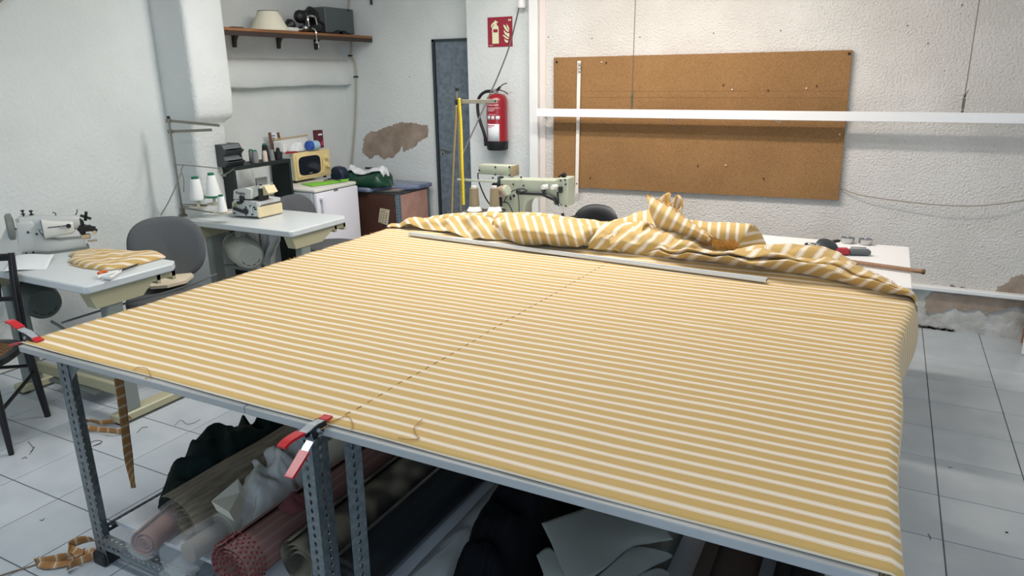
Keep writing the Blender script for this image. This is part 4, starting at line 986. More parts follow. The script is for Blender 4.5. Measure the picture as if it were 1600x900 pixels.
# white paper pattern sheet and folded striped cloth on the first table
zt = .7615
def flat(name, label, cat, px, z, h, mat, curl=0):
    pts = [P(a, c, z=z) for a, c in px]; n = len(pts)
    b = MB(); b.add(pts+[p+Z*h for p in pts], [tuple(reversed(range(n))), tuple(range(n, 2*n))]+[(k, (k+1) % n, (k+1) % n+n, k+n) for k in range(n)])
    return tag(b.build(name, mat, None, 0), label, cat)
m_paper = M('white_paper', (226, 230, 232), .7)
t = thing('pattern_paper', 'sheet of white paper lying curled on the left sewing table', 'paper', P(45, 412, z=zt))
c0, c1, c2, c3 = P(2, 426, z=zt), P(24, 402, z=zt), P(86, 403, z=zt), P(72, 420, z=zt)
def pap(u, v):
    p = (c0*(1-u)+c3*u)*(1-v)+(c1*(1-u)+c2*u)*v
    return p+Z*(.003+.022*(sin(v*pi*.5)**2)*(.4+.6*u)+.004*sin(u*5))
MB().grid(pap, 12, 12).build('sheet', m_paper, t, 180, thick=.0012)
cl = [(105, 408), (112, 402), (108, 397), (128, 392), (160, 391), (185, 394), (210, 393), (245, 394), (259, 401), (245, 405), (205, 414), (175, 420), (160, 421), (130, 417)]
w2 = [P(a, c, z=zt+.005) for a, c in cl]
def heap_str(name, label, pts, z0, h, seed, per, dirv, group=None):
    n = len(pts); cx = sum(p.x for p in pts)/n; cy = sum(p.y for p in pts)/n
    c_ = catmull([Vector((p.x, p.y, 0)) for p in list(pts)+[pts[0]]], 8); m = len(c_)-1; vs = []; us = []; fs = []; seg = 90; rings = 14
    for i in range(rings+1):
        q = i/rings
        for k in range(seg+1):
            e = c_[int((k % seg)/seg*m)]; x = cx+(e.x-cx)*q; y = cy+(e.y-cy)*q
            rd = 1-2*abs(noise.noise(Vector((x*7+seed, y*12, seed))))
            vs.append(Vector((x, y, max(z0, z0+h*(1-q**10)*(.7+.4*rd)+.01*noise.noise(Vector((x*16, y*16, 3)))*(1-q)))))
            us.append((0, (x*dirv[0]+y*dirv[1])/per+.35*noise.noise(Vector((x*8, y*8, seed)))))
    fs = [(i*(seg+1)+k, i*(seg+1)+k+1, (i+1)*(seg+1)+k+1, (i+1)*(seg+1)+k) for i in range(rings) for k in range(seg)]
    return tag(MB().add(vs, fs, us).build(name, m_str, None, 180, thick=.002), label, 'cloth')
heap_str('folded_cloth', 'folded pad of ochre striped cloth on the left sewing table', w2, zt+.002, .024, 4, .055, (.75, -.65))
flat('cloth_layer', 'lower layer of ochre striped cloth under the folded pad', 'cloth', [(106, 413), (130, 419), (165, 423), (210, 416), (250, 405), (200, 414), (160, 419)], zt+.001, .0015, M('plain_ochre_cloth', (196, 160, 100), .85))
# white handled fabric scissors
t = thing('scissors', 'scissors with white and orange handles in front of the folded cloth', 'scissors', P(180, 423, z=zt))
a, c = P(160, 431, z=zt+.006), P(185, 425, z=zt+.006); e = P(226, 413, z=zt+.006)
b = MB(); b.tube([P(152, 434, z=zt+.008), P(158, 431, z=zt+.012), P(170, 428, z=zt+.012), P(185, 424, z=zt+.01)], lambda q: .010-.004*q, 8); b.build('handle', M('white_plastic', (226, 228, 226), .4), t)
b = MB(); b.tube([P(163, 433, z=zt+.008), P(172, 434, z=zt+.014), P(180, 429, z=zt+.012), P(190, 423, z=zt+.01)], lambda q: .012-.007*q, 8); b.build('handle', M('white_plastic', (226, 228, 226), .4), t)
b = MB(); b.tube([P(154, 428, z=zt+.016), P(160, 425, z=zt+.02), P(168, 425, z=zt+.016)], .010, 8); b.build('orange_grip', M('orange_plastic', (206, 100, 48), .45), t)
MB().bar(P(186, 423, z=zt+.008), P(216, 412, z=zt+.008), .008, .003).build('blade', m_dark, t)
MB().bar(P(188, 424, z=zt+.011), P(214, 415, z=zt+.011), .008, .003).build('blade', m_dark, t)

# ---- grey office chairs
def office_chair(label, seat_c, back_c, face, bw, bh):
    face = Vector((face[0], face[1], 0)).normalized(); sd = Vector((-face.y, face.x, 0)); sc = Vector(seat_c); bc = Vector(back_c)
    t = thing('office_chair', label, 'chair', (sc.x, sc.y, 0), 0, 'grey office chairs at the sewing tables')
    def pad(c, ex, ey, ez, w_, h_, th, name, dish):
        b = MB(); n = 40; vs = []; rings = 8
        def rad(a):
            e = .78; return math.copysign(abs(cos(a))**e, cos(a))*w_/2, math.copysign(abs(sin(a))**e, sin(a))*h_/2
        prof = [(0, th*.5), (.4, th*.5), (.8, th*.48), (.94, th*.38), (1, th*.1), (1, -th*.2), (.95, -th*.42), (.8, -th*.5), (0, -th*.5)]
        for q, d in prof:
            for k in range(n):
                x, y = rad(2*pi*k/n); x *= max(q, .001); y *= max(q, .001)
                vs.append(c+ex*x+ey*y+ez*(d+dish*(x/w_*2)**2))
        fs = [(i*n+k, i*n+(k+1) % n, (i+1)*n+(k+1) % n, (i+1)*n+k) for i in range(len(prof)-1) for k in range(n)]
        return b.add(vs, fs).build(name, m_gfab, t, 60)
    tilt = (Z*.97-face*.22).normalized()
    pad(bc, sd, tilt, sd.cross(tilt), bw, bh, .06, 'backrest', .05)
    pad(sc, sd, face, Z, .46, .44, .075, 'seat', 0)
    b = MB(); rb = sc-face*.19-Z*.05; b.tube([sc-face*.02-Z*.055, rb-Z*.01, rb-face*.08+Z*.06, bc-sd.cross(tilt)*.065-tilt*.12, bc-sd.cross(tilt)*.04], .016, 8, 5, flat=.7); b.build('back_bracket', m_dark, t)
    b = MB(); b.cyl((sc.x, sc.y, .10), (sc.x, sc.y, sc.z-.045), .025); b.cyl((sc.x, sc.y, sc.z-.075), (sc.x, sc.y, sc.z-.042), .07); b.build('gas_column', m_dark, t)
    for k in range(5):
        a = 2*pi*k/5+.3; d = Vector((cos(a), sin(a), 0)); b = MB()
        b.bar(Vector((sc.x, sc.y, .10))+d*.02, Vector((sc.x, sc.y, .075))+d*.27, .04, .03, .006)
        l = b.build('base_leg', m_dark, t)
        MB().cyl(Vector((sc.x, sc.y, .027))+d*.26-sd*.012, Vector((sc.x, sc.y, .027))+d*.26+sd*.012, .027).build('castor', m_dark, l)
    return t
oc = office_chair('grey office chair with a cream cushion on the seat behind the left sewing table', (-3.72, 2.66, .43), P(261, 388, y=2.86), (.80, -.60), .44, .40)
cu = [P(a, c, z=.50) for a, c in ((226, 420), (262, 418), (290, 425), (303, 433), (290, 443), (262, 450), (236, 452), (222, 440))]
n = len(cu); b = MB(); b.add(cu+[p+Z*.018 for p in cu], [tuple(reversed(range(n))), tuple(range(n, 2*n))]+[(k, (k+1) % n, (k+1) % n+n, k+n) for k in range(n)])
o = b.build('seat_cushion', M('cream_felt', (214, 200, 174), .9), None, 0)
tag(o, 'cream cushion pad lying on the grey office chair seat', 'cushion')
office_chair('grey office chair with empty seat behind the overlock sewing table', (-3.66, 4.05, .44), (-3.97, 4.0, .66), (.98, .05), .40, .36)

# ---- black bentwood chair with a cane seat
m_bw = M('black_lacquer', (20, 20, 22), .35)
ch = thing('cane_chair', 'black wooden chair with a woven cane seat at the left edge', 'chair', (-3.775, 1.60, 0), R(36.9))
def bt(name, pts, r, n=10, par=None, mat=None): return MB().tube([Vector(p) for p in pts], r, n, 5).build(name, mat or m_bw, par or ch, 60, world=False)
for sx_ in (-1, 1):
    bt('rear_post', [(.185*sx_, .21, 0), (.18*sx_, .185, .25), (.178*sx_, .17, .45), (.178*sx_, .185, .70), (.18*sx_, .215, .885)], lambda q: .015+.006*sin(q*pi))
    bt('front_leg', [(.195*sx_, -.195, 0), (.185*sx_, -.18, .2), (.175*sx_, -.165, .42)], lambda q: .012+.008*q)
    bt('stretcher', [(.185*sx_, .18, .27), (.187*sx_, -.18, .22)], .009)
    bt('curved_brace', [(.186*sx_, -.176, .30), (.14*sx_, -.172, .385), (.06*sx_, -.17, .415)], .007)
bt('stretcher', [(-.18, .185, .30), (.18, .185, .30)], .009); bt('stretcher', [(-.187, -.18, .25), (.187, -.18, .25)], .009)
b = MB(); b.bar((-.185, .212, .865), (.185, .212, .865), .022, .035, .006); b.build('top_rail', m_bw, ch, world=False)
b = MB(); b.bar((-.18, .185, .66), (.18, .185, .66), .016, .022, .004); b.build('back_rail', m_bw, ch, world=False)
for x in (-.10, -.033, .033, .10):
    b = MB(); b.lathe([(.006, 0), (.008, .03), (.013, .06), (.007, .085), (.012, .105), (.009, .13), (.007, .2), (.008, .225)], (x, .188, .668), (0, .1, 1), 10); b.build('spindle', m_bw, ch, world=False)
b = MB(); n = 36; prof = [(1.0, .415), (1.03, .43), (1.02, .447), (.86, .447), (.84, .44), (.86, .415)]
def so(a): return .205*math.copysign(abs(cos(a))**.75, cos(a)), .20*math.copysign(abs(sin(a))**.75, sin(a))
vs = [Vector((so(2*pi*k/n)[0]*q, so(2*pi*k/n)[1]*q-.005, z)) for q, z in prof for k in range(n)]
b.add(vs, [(i*n+k, i*n+(k+1) % n, ((i+1) % 6)*n+(k+1) % n, ((i+1) % 6)*n+k) for i in range(6) for k in range(n)]); b.build('seat_frame', m_bw, ch, 50, world=False)
# woven cane: crossing strips
b = MB()
for k in range(-13, 14):
    x = k*.0132; hy = .172*(1-(abs(x)/.178)**2.6)**.4
    b.box((x, -.005, .4405+.001*(k % 2)), (.0085, 2*hy, .0022)); hx = .176*(1-(abs(x)/.178)**2.6)**.4
    b.box((0, x-.005, .4425-.001*(k % 2)), (2*hx, .0085, .0022))
b.build('cane_seat', M('woven_cane', (150, 112, 72), .7, col2=(112, 78, 48), vscale=90), ch, 0, world=False)['kind'] = 'stuff'

# ---- overlock machine on the second table (front faces +x)
ov = thing('overlock_machine', 'white overlock machine with a cream side cover on the second sewing table', 'sewing machine', (-3.94, 3.57, .7615))
m_plate = M('grey_white_plate', (196, 200, 198), .4)
oz = .7615; OY = 3.475
def oq(px, py, y=OY): return P(px, py, y=y)
def oprism(name, px, y, d, mat, sm_=25):
    pts = [P(a, c, y=y) for a, c in px]
    return MB().prism([(p.x, p.z) for p in pts], (0, y, 0), X, Z, Y, d).build(name, mat, ov, sm_)
o = oprism('body', [(363.5, 337), (362.5, 317), (366, 312), (380, 313), (401, 316), (402, 338.5)], OY, .22, m_plate)
b = MB(); a = oq(402, 338.5); b.bb((a.x-.004, OY+.004, oz+.004), (a.x+.012, OY+.235, oz+.082), .008); b.build('cream_side_cover', M('cream_plastic', (222, 208, 168), .4), ov, 30)
b = MB(); b.bb((a.x-.075, OY+.02, oz+.083), (a.x+.012, OY+.235, oz+.093), .003); b.build('work_plate', M('dark_brown_plate', (84, 72, 72), .45), ov)
oprism('motor_housing', [(364.5, 311), (365, 298), (368, 296), (383, 294), (392, 297), (392, 311)], OY+.01, .16, m_mach2, 30)
oprism('arm_cover', [(386, 309), (386, 299), (391, 294), (397, 291.5), (402, 290.5), (406, 291), (405, 301), (402, 307), (391, 309)], OY+.035, .10, m_mach2, 30)
oprism('face_cover', [(408, 292), (413, 291), (419, 302), (410, 306.5)], OY+.06, .09, M('cream_plastic', (222, 208, 168), .4), 20)
b = MB(); p0 = oq(406.5, 304, OY+.04); b.box(p0+Y*.03, (.016, .08, .085), None, .003); p1 = oq(407.5, 290, OY+.06); b.ball(p1, .011, 10, 6); b.box(oq(408, 311, OY+.08), (.07, .06, .05), None, .006); b.build('needle_head', m_dark, ov)
b = MB(); b.box(oq(378, 311), (.035, .02, .045), None, .004); b.cyl(oq(377, 316)-Y*.03, oq(377, 316)+Y*.01, .012); b.build('tension_discs', m_dark, ov)
b = MB(); b.bar(oq(364, 325, OY-.012), oq(381, 331, OY-.012), .012, .024, .004); b.ball(oq(384, 330, OY-.012), (.024, .012, .022), 12, 8); b.build('release_lever', m_dark, ov)
q = oq(391, 329); MB().bb((q.x-.034, OY-.008, q.z-.038), (q.x+.024, OY, q.z+.034), .004).build('looper_cover', m_plate, ov)
q = oq(368, 320); MB().bb((q.x-.014, OY-.004, q.z-.010), (q.x+.012, OY+.001, q.z+.012)).build('green_label', M('green_label', (150, 160, 88), .6), ov)
b = MB()
for px, py in ((386, 335), (395, 335), (386, 323), (398, 324), (392, 322), (372, 316), (367, 333), (400, 327)): p0 = oq(px, py); b.cyl((p0.x, OY-.012, p0.z), (p0.x, OY+.002, p0.z), .0055, n=8)
b.build('bolt', m_dark, ov)['kind'] = 'stuff'
b = MB(); b.lathe([(.009, 0), (.011, .005), (.009, .018), (0, .02)], oq(405, 322), Z, 10); b.build('knob', m_mach2, ov)
q = oq(367, 303.5); MB().text('Kingtex', (q.x, OY+.0085, q.z), X, Z, .030).build('lettering', M('dark_blue_print', (52, 62, 84), .6), ov, 0)

# ---- thread stand at the end of the second table
sx0, sy0 = -4.30, 3.36
m_stand = M('dull_steel_rod', (140, 138, 128), .4, .7)
ts = thing('thread_stand', 'tall thread stand with three white cones at the end of the overlock table', 'thread stand', (sx0, sy0, .7615))
base = P(286, 338, z=.7615); top = P(281, 186, y=base.y); bx, by = base.x, base.y
def sp_(px, py): return P(px, py, y=by)
b = MB(); b.cyl((bx, by, .7615), (bx, by, top.z), .007, n=10); b.build('pole', m_stand, ts)
MB().cyl((bx, by, top.z), (bx, by, top.z+.018), .011).build('pole_cap', m_dark, ts)
for py, ex, ey in ((189, 343, 196), (206, 331, 203)):
    a, c = sp_(280, py), P(ex, ey, y=by+.03)
    a = Vector((bx, by, a.z)); l = MB().bar(a-(c-a).normalized()*.015, c, .006, .018, .001).build('guide_arm', m_stand, ts)
    MB().box(a, (.03, .03, .026), None, .003).build('arm_clamp', m_stand, l)
MB().tube([sp_(272, 257), sp_(300, 259), sp_(340, 263), sp_(347, 266), sp_(348, 280)], .0035, 7, 3).build('thread_rod', m_stand, ts)
MB().tube([sp_(346, 275), sp_(356, 270), sp_(365, 264)], .003, 6, 3).build('thread_rod', m_stand, ts)
MB().box(sp_(349, 274), (.04, .012, .014), None, .002).build('rod_clip', m_stand, ts)
MB().tube([sp_(287, 258), sp_(283, 266), sp_(287, 280), sp_(287, 300)], .003, 6, 3).build('thread_hook', m_stand, ts)
tag(MB().tube([sp_(284, 268), sp_(275, 290), sp_(262, 318), sp_(246, 345), sp_(236, 372)], .0045, 7).build('slanting_cable', M('grey_white_cord', (176, 178, 172), .6)), 'pale cord slanting down from the thread stand along the wall', 'cord')
m_disc = M('cream_disc', (206, 200, 178), .5)
m_cone = M('white_thread', (232, 234, 230), .85, bump=.2, bscale=160, stretch=(1, 1, 6))
m_capg = M('green_cap', (20, 110, 80), .5)
def tcone(name, label, c, r0, r1, h, mat, cap=None, ring=None, group=None, capc=None):
    t = thing(name, label, 'thread cone', c, 0, group)
    b = MB(); b.lathe([(0, 0), (r0*.96, 0), (r0, .006), (r0*.99, h*.1), (r1*1.06, h*.93), (r1, h*.96), (r1*.7, h*.965), (0, h*.965)], c, Z, 22); b.build('wound_thread', mat, t, 40)
    if cap: b = MB(); b.lathe([(0, h*.966), (r1*.82, h*.966), (r1*.8, h*1.06), (r1*.5, h*1.075), (0, h*1.075)], c, Z, 16); b.build('cone_tip', cap, t, 40)
    if ring: b = MB(); b.lathe([(r0*1.0, -.001), (r0*1.04, .0), (r0*1.04, .012), (r0*1.0, .014)], c, Z, 22); b.build('cone_rim', ring, t, 40)
    return t
for (px, y0, y1, wpx, pdx, rim) in ((312, 277, 314, 20, 300, None), (335, 271, 309, 22, 326, m_capg), (348, 306, 332, 13, 346, None)):
    pass
def cone_px(label, px, ytop, ybot, yy, w_top, w_bot, rim):
    a = P(px, ybot, y=yy); c = P(px, ytop, y=yy); sc_ = abs((P(px+10, ybot, y=yy)-P(px-10, ybot, y=yy)).x)/20*.90
    return tcone('thread_cone', label, (a.x, a.y, a.z), w_bot/2*sc_, w_top/2*sc_, (c.z-a.z)/1.05, m_cone, m_capg, rim, 'white cones on the thread stand'), a
trays = []
for lab, px, yt, yb, yy, wt_, wb_, rim, tr in (('white thread cone with green tip standing leftmost on the thread stand', 309, 277, 312, by+.02, 10, 17, None, 1), ('tallest white thread cone with green base rim, middle of the thread stand', 334, 271, 308, by+.09, 9, 19, m_capg, 1), ('smallest white thread cone, front right of the thread stand', 348, 305, 331, by-.05, 7, 12, None, 0)):
    c_, a = cone_px(lab, px, yt, yb, yy, wt_, wb_, rim)
    pz = a.z-.004
    tri = MB(); tri.lathe([(0, -.004), (.028, -.004), (.028, -.001), (0, -.001)], a, Z, 16); tri.build('cone_plate', m_stand, ts)
    zz = P(px, yb+10, y=a.y).z if tr else a.z-.006
    b = MB(); b.lathe([(0, -.005), (.055, -.004), (.062, .002), (.05, .0), (0, .0)], (a.x, a.y, zz-.002 if tr else a.z-.006), Z, 24); b.build('tray', m_disc, ts)
    if tr:
        b = MB(); b.cyl((a.x, a.y, zz), (a.x, a.y, a.z-.004), .006); b.cyl((a.x, a.y, zz), (a.x, a.y, zz+.035), .012, .009); b.build('spindle', m_disc, ts)
    MB().bar((bx, by, zz-.008), (a.x, a.y, zz-.010), .014, .006).build('tray_arm', m_stand, ts)
MB().box((bx, by, .80), (.03, .03, .05), None, .004).build('arm_hub', m_stand, ts)
MB().cyl((bx, by, .7612), (bx, by, .775), .03).build('pole_foot', m_stand, ts)
# crumpled cloth hanging under the second table beside the motor
heap_pts = []
b = MB()
def hang(u, v):
    x = -3.90+.14*u; z = .70-.30*v
    return Vector((x+.02*sin(v*6)-.05*v*v, 3.60+.035*sin(u*14+v*3)+.02*noise.noise(Vector((u*5, v*5, 2))), z))
o = MB().grid(hang, 20, 20).build('hanging_cloth', M('greyish_white_cloth', (196, 196, 190), .85), None, 180, thick=.003)
tag(o, 'crumpled whitish cloth hanging under the overlock table beside the motor', 'cloth')
# ---------------------------------------------------------------- alcove: shelf, hutch, fridge, microwave, crate
m_wood = M('shelf_wood', (150, 104, 66), .55, col2=(122, 80, 48), vscale=5, stretch=(8, .8, 8))
m_dwood = M('dark_shelf_edge', (58, 46, 40), .55, var=.15, vscale=8)
shelf = thing('wall_shelf', 'long dark edged wooden wall shelf on brackets in the alcove', 'shelf', (-4.53, 4.68, 1.99))
SX = -4.34; q0 = P(324, 39, x=SX); q1 = P(324, 45, x=SX); q2 = P(578, 57, x=SX); q3 = P(578, 66, x=SX)
sz1 = (q0.z+q2.z)/2; sz0 = sz1-.055
MB().bb((-4.718, 3.86, sz1-.022), (SX+.0, 5.585, sz1), .002).build('board', m_wood, shelf)
MB().bb((SX-.02, 3.86, sz0), (SX-.001, 5.585, sz1-.0225), .002).build('front_edge', m_dwood, shelf)
for px in (366, 435, 493):
    q = P(px+2, 74+(px-366)*.03, x=-4.70); y = q.y; b = MB()
    b.bar((-4.715, y, sz1-.03), (SX-.03, y, sz1-.03), .022, .012); b.prism([(-4.716, sz1-.024), (-4.66, sz1-.024), (-4.690, q.z+.05), (-4.700, q.z), (-4.716, q.z)], (0, y-.014, 0), X, Z, Y, .028)
    b.build('bracket', m_dwood, shelf)
sz = sz1+.0012
def S(px, py, x=-4.48): return P(px, py, x=x)
# cream lamp shade lying on the shelf
q = S(424, 45); b = MB(); r0 = .155; t = thing('lamp_shade', 'cream conical lamp shade standing on the alcove shelf', 'lamp shade', (-4.50, q.y, sz))
b.lathe([(.150, 0), (.153, .004), (.078, .150), (.074, .150), (.148, .006)], (-4.50, q.y, sz), Z, 32); b.build('shade', M('cream_shade', (226, 222, 200), .7), t)
b = MB(); b.lathe([(.076, .143), (.08, .147), (.08, .153), (.073, .153), (.073, .143)], (-4.50, q.y, sz), Z, 32); b.build('top_rim', M('grey_rim', (120, 118, 110), .6), t)
t = thing('wall_lamp', 'dark lamp fitting with a white tube lying beside the cream lamp shade', 'lamp', (-4.5, S(455, 42).y, sz))
y0, y1 = S(437, 42).y, S(455, 43).y
b = MB(); b.cyl((-4.46, y0, sz+.02), (-4.46, y1+.05, sz+.02), .018); b.build('tube', m_white, t)
b = MB(); b.cyl((-4.54, y0, sz+.02), (-4.54, y1+.02, sz+.075), .018, .012); b.lathe([(.02, -.05), (.05, 0), (.045, .02), (0, .03)], (-4.53, y1+.04, sz+.06), (0, 1, .3), 14); b.build('fitting', m_dark, t)
b = MB(); b.cyl((-4.46, S(458, 45).y, sz+.012), (-4.44, S(470, 46).y, sz+.03), .012); b.ball((-4.42, S(469, 45).y, sz+.035), .024, 10, 6); b.build('small_cap', m_chrome, t)
# black camera-like fan and headphone hoop
t = thing('desk_fan', 'black small fan with a bent arm and round base on the shelf', 'fan', (-4.5, S(485, 40).y, sz))
c = S(484, 25, -4.52)
b = MB(); b.lathe([(0, -.06), (.045, -.055), (.05, -.01), (.075, 0), (.075, .02), (.045, .03), (.05, .06), (0, .07)], c, (.2, 1, .05), 16, .08, 2); b.ball(S(469, 26, -4.52), (.05, .06, .055), 12, 8); b.cyl(S(469, 26, -4.52), c, .02); b.ball(S(493, 27, -4.5), (.03, .05, .03), 10, 6); b.build('head', m_dark, t)
b = MB(); b.tube([S(487, 32, -4.5), S(497, 33, -4.5), S(505, 38, -4.5), S(506, 46, -4.5), S(500, 51, -4.5)], .013, 8, 5); b.build('bent_arm', m_dark, t)
yb = S(483, 45).y; b = MB(); b.bb((-4.56, yb-.07, sz), (-4.44, yb+.09, sz+.06), .02); b.cyl((-4.50, yb, sz+.06), (-4.51, yb, sz+.16), .03); b.build('base', m_dark, t)
b = MB(); b.tube([(-4.435, yb-.05, sz+.05), (-4.435, yb-.05, sz+.13), (-4.435, yb+.03, sz+.13), (-4.435, yb+.05, sz+.07)], .009, 6, 3); b.build('chrome_hoop', m_chrome, t)
b = MB(); yk = S(470, 55).y
b.tube([(-4.35, yk, sz+.03), (-4.316, yk, sz+.015), (-4.312, yk, sz-.05), (-4.312, yk+.005, sz-.09)], .006, 6); b.tube([(-4.312, yk-.015, sz-.085), (-4.312, yk, sz-.07), (-4.312, yk+.018, sz-.085), (-4.312, yk+.018, sz-.12)], .005, 6)
tag(b.build('cord_clip', m_chrome, None), 'small metal clip with cord hooked over the shelf front edge', 'clip')
# flat grey case standing against the wall
a0, a1 = S(503, 50, -4.56), S(573, 28, -4.56)
t = thing('grey_case', 'flat dark grey case with two feet standing at the right end of the shelf', 'case', (-4.58, (a0.y+a1.y)/2, sz))
yA, yB = S(504, 40, -4.56).y, 5.56
MB().bb((-4.66, yA, sz+.02), (-4.52, yB, sz+.235), .006).build('body', M('charcoal_grey_plastic', (84, 92, 94), .5), t)
for y in (yA+.15, yB-.16):
    b = MB(); b.prism([(-.08, 0), (.08, 0), (.05, .035), (.0, .05), (-.05, .035)], (-4.515, y, sz), Y, Z, -X, .15); b.build('foot', m_dark, t, 20)
MB().box((-4.517, (yA+yB)/2+.12, sz+.222), (.012, .03, .012), None, .002).build('latch', m_dark, t)
b = MB(); b.bb((-4.42, 3.98+.02, sz), (-4.38, 4.10, sz+.008)); tag(b.build('marker_pen', m_dark, None), 'small dark stick lying at the left of the shelf', 'stick')

# corner cables
m_cab = M('painted_cable', (176, 170, 152), .7)
pc = [(546, -12), (545, 22), (547, 55), (549, 78), (547, 87), (551, 92), (555, 100), (556, 118), (556, 150), (554, 200), (551, 235), (549, 262)]
o = tag(MB().tube([P(a, c, y=5.588) for a, c in pc], .009, 8).build('corner_cable', m_cab), 'thick painted cable running down the alcove corner behind the shelf', 'cable')
for a, c in ((547, 87), (556, 120)):
    MB().box(P(a, c, y=5.586), (.045, .024, .014), None, .003).build('cable_clip', m_dark, None)['label'] = 'x'
    k = bpy.data.objects[[x.name for x in C.objects if x.name.startswith('cable_clip')][-1]]
    del k['label']; k.parent = o; k.data.transform(Matrix.Translation(-o.location))
b = MB(); q = P(580, 2, y=5.59); b.bar(q+Z*.06, q-Z*.03, .02, .02, .004); tag(b.build('wall_hook', m_dwood, None), 'dark hook at the very top of the back wall', 'hook')

# dark green hutch
m_hut = M('black_green_paint', (20, 34, 32), .55, var=.2, vscale=7)
hx0, hx1 = -4.43, -4.23
hy0, hy1 = P(364, 262, x=hx1).y, P(455, 247, x=hx1).y
hz = (P(364, 262, x=hx1).z+P(455, 247, x=hx1).z)/2
hut = thing('shelf_unit', 'low black green shelf unit behind the overlock machine', 'shelf unit', ((hx0+hx1)/2, (hy0+hy1)/2, 0))
hy1 = min(hy1, 4.29)
MB().bb((hx0, hy0, hz-.028), (hx1, hy1, hz), .002).build('top_board', m_hut, hut)
MB().bb((hx0, hy0, 0), (hx1, hy0+.022, hz-.029), .002).build('side_panel', m_hut, hut)
MB().bb((hx0, hy1-.022, 0), (hx1, hy1, hz-.029), .002).build('side_panel', m_hut, hut)
MB().bb((hx0, hy0+.023, .62), (hx1, hy1-.023, .645), .002).build('shelf_board', m_hut, hut)
MB().bb((hx0, hy1+.001, hz-.03), (hx0+.1, hy1+.018, hz+.05), .002).build('back_lip', m_hut, hut)
hz += .0012
def H(px, py, x): return P(px, py, x=x+.19)
# two stacked dark bins
for k, (lab, dz) in enumerate((('lower of two stacked charcoal plastic bins on the shelf unit', 0), ('upper of two stacked charcoal plastic bins on the shelf unit', .081))):
    ya, yb = H(345, 260, -4.5).y, H(373, 258, -4.5).y
    t = thing('storage_bin', lab, 'bin', (-4.33, (ya+yb)/2, hz+dz), 0, 'stacked charcoal bins')
    w_ = yb-ya; b = MB(); z0 = hz+dz
    mm_ = M('charcoal_bin', (66, 70, 72), .5)
    pr = [(-.10, 0), (.06, 0), (.10, .035), (.075, .04), (.05, .08), (-.10, .08)]
    for yy in (ya, yb-.005): MB().prism(pr, (-4.33, yy, z0), X, Z, Y, .005).build('side_wall', mm_, t, 0)
    b = MB(); b.bb((-4.4300, ya+.0055, z0), (-4.2700, yb-.0055, z0+.004)); b.bb((-4.4300, ya+.0055, z0+.0045), (-4.4250, yb-.0055, z0+.08)); b.bar((-4.2700, (ya+yb)/2, z0+.002), (-4.2320, (ya+yb)/2, z0+.036), w_-.012, .004); b.bb((-4.4250, ya+.0055, z0+.074), (-4.2800, yb-.0055, z0+.079)); b.build('tray', mm_, t, 0)
    MB().bar((-4.2600, (ya+yb)/2, z0+.045), (-4.2820, (ya+yb)/2, z0+.076), w_-.012, .003).build('front_flap', M('grey_flap', (104, 108, 110), .4), t, 0)
m_gth = M('grey_thread_wound', (128, 130, 128), .85, bump=.25, bscale=160, stretch=(1, 1, 6))
m_bth = M('black_thread_wound', (24, 26, 28), .8, bump=.2, bscale=160, stretch=(1, 1, 6))
m_cth = M('ecru_thread_wound', (204, 192, 176), .85, bump=.25, bscale=160, stretch=(1, 1, 6))
m_tth = M('tan_thread_wound', (138, 124, 98), .85, bump=.25, bscale=160, stretch=(1, 1, 6))
gr = 'thread cones on the shelf unit'
for lab, px, yt, yb, xx, wb, wt, mt, cap in (
        ('black thread cone right beside the stacked bins on the shelf unit', 377, 238, 259, -4.47, 8, 6, m_bth, None),
        ('grey thread cone partly behind the front grey cone on the shelf unit', 394, 233, 255, -4.54, 9, 8, m_gth, m_capg),
        ('light grey thread cone in the front middle of the shelf unit', 400, 234, 256, -4.46, 12, 10, m_gth, m_capg),
        ('dark green black thread cone at the back of the shelf unit', 416, 224, 252, -4.58, 15, 9, m_bth, m_capg),
        ('ecru thread cone between grey cones on the shelf unit', 415, 235, 254, -4.46, 10, 8, m_cth, m_cth),
        ('slim grey thread cone left of the black one on the shelf unit', 426, 232, 253, -4.46, 10, 7, m_gth, None),
        ('black thread cone at the right end of the shelf unit', 436, 231, 252, -4.46, 11, 7, m_bth, m_bth)):
    q = H(px, yb, xx); sc_ = .0041
    tcone('thread_cone', lab, (xx+.19, q.y, hz), wb/2*sc_, wt/2*sc_, (yb-yt)*.0041, mt, cap, None, gr)
for lab, px, yt, yb in (('tan thread cone inside the shelf unit behind the grey chair', 440, 296, 316), ('tan thread cone inside the shelf unit behind the overlock arm', 421, 298, 318)):
    q = H(px, yb, -4.50); tcone('thread_cone', lab, (-4.31, min(q.y, hy1-.05), .6462), .026, .023, .095, m_tth, None, None, 'tan cones inside the shelf unit')
b = MB(); yy = H(372, 290, -4.56).y
b.bb((-4.41, yy-.08, .6462), (-4.29, yy+.12, .74), .02, 2); tag(b.build('blue_box', M('deep_blue', (34, 52, 110), .5), None), 'deep blue box seen through the gap of the shelf unit', 'box')
b = MB(); yy = H(415, 285, -4.6).y; b.bb((-4.425, yy-.09, .6462), (-4.41, yy+.02, .93)); tag(b.build('card_sheet', M('pale_grey_card', (176, 180, 180), .7), None, 0), 'pale grey card standing inside the shelf unit', 'card')

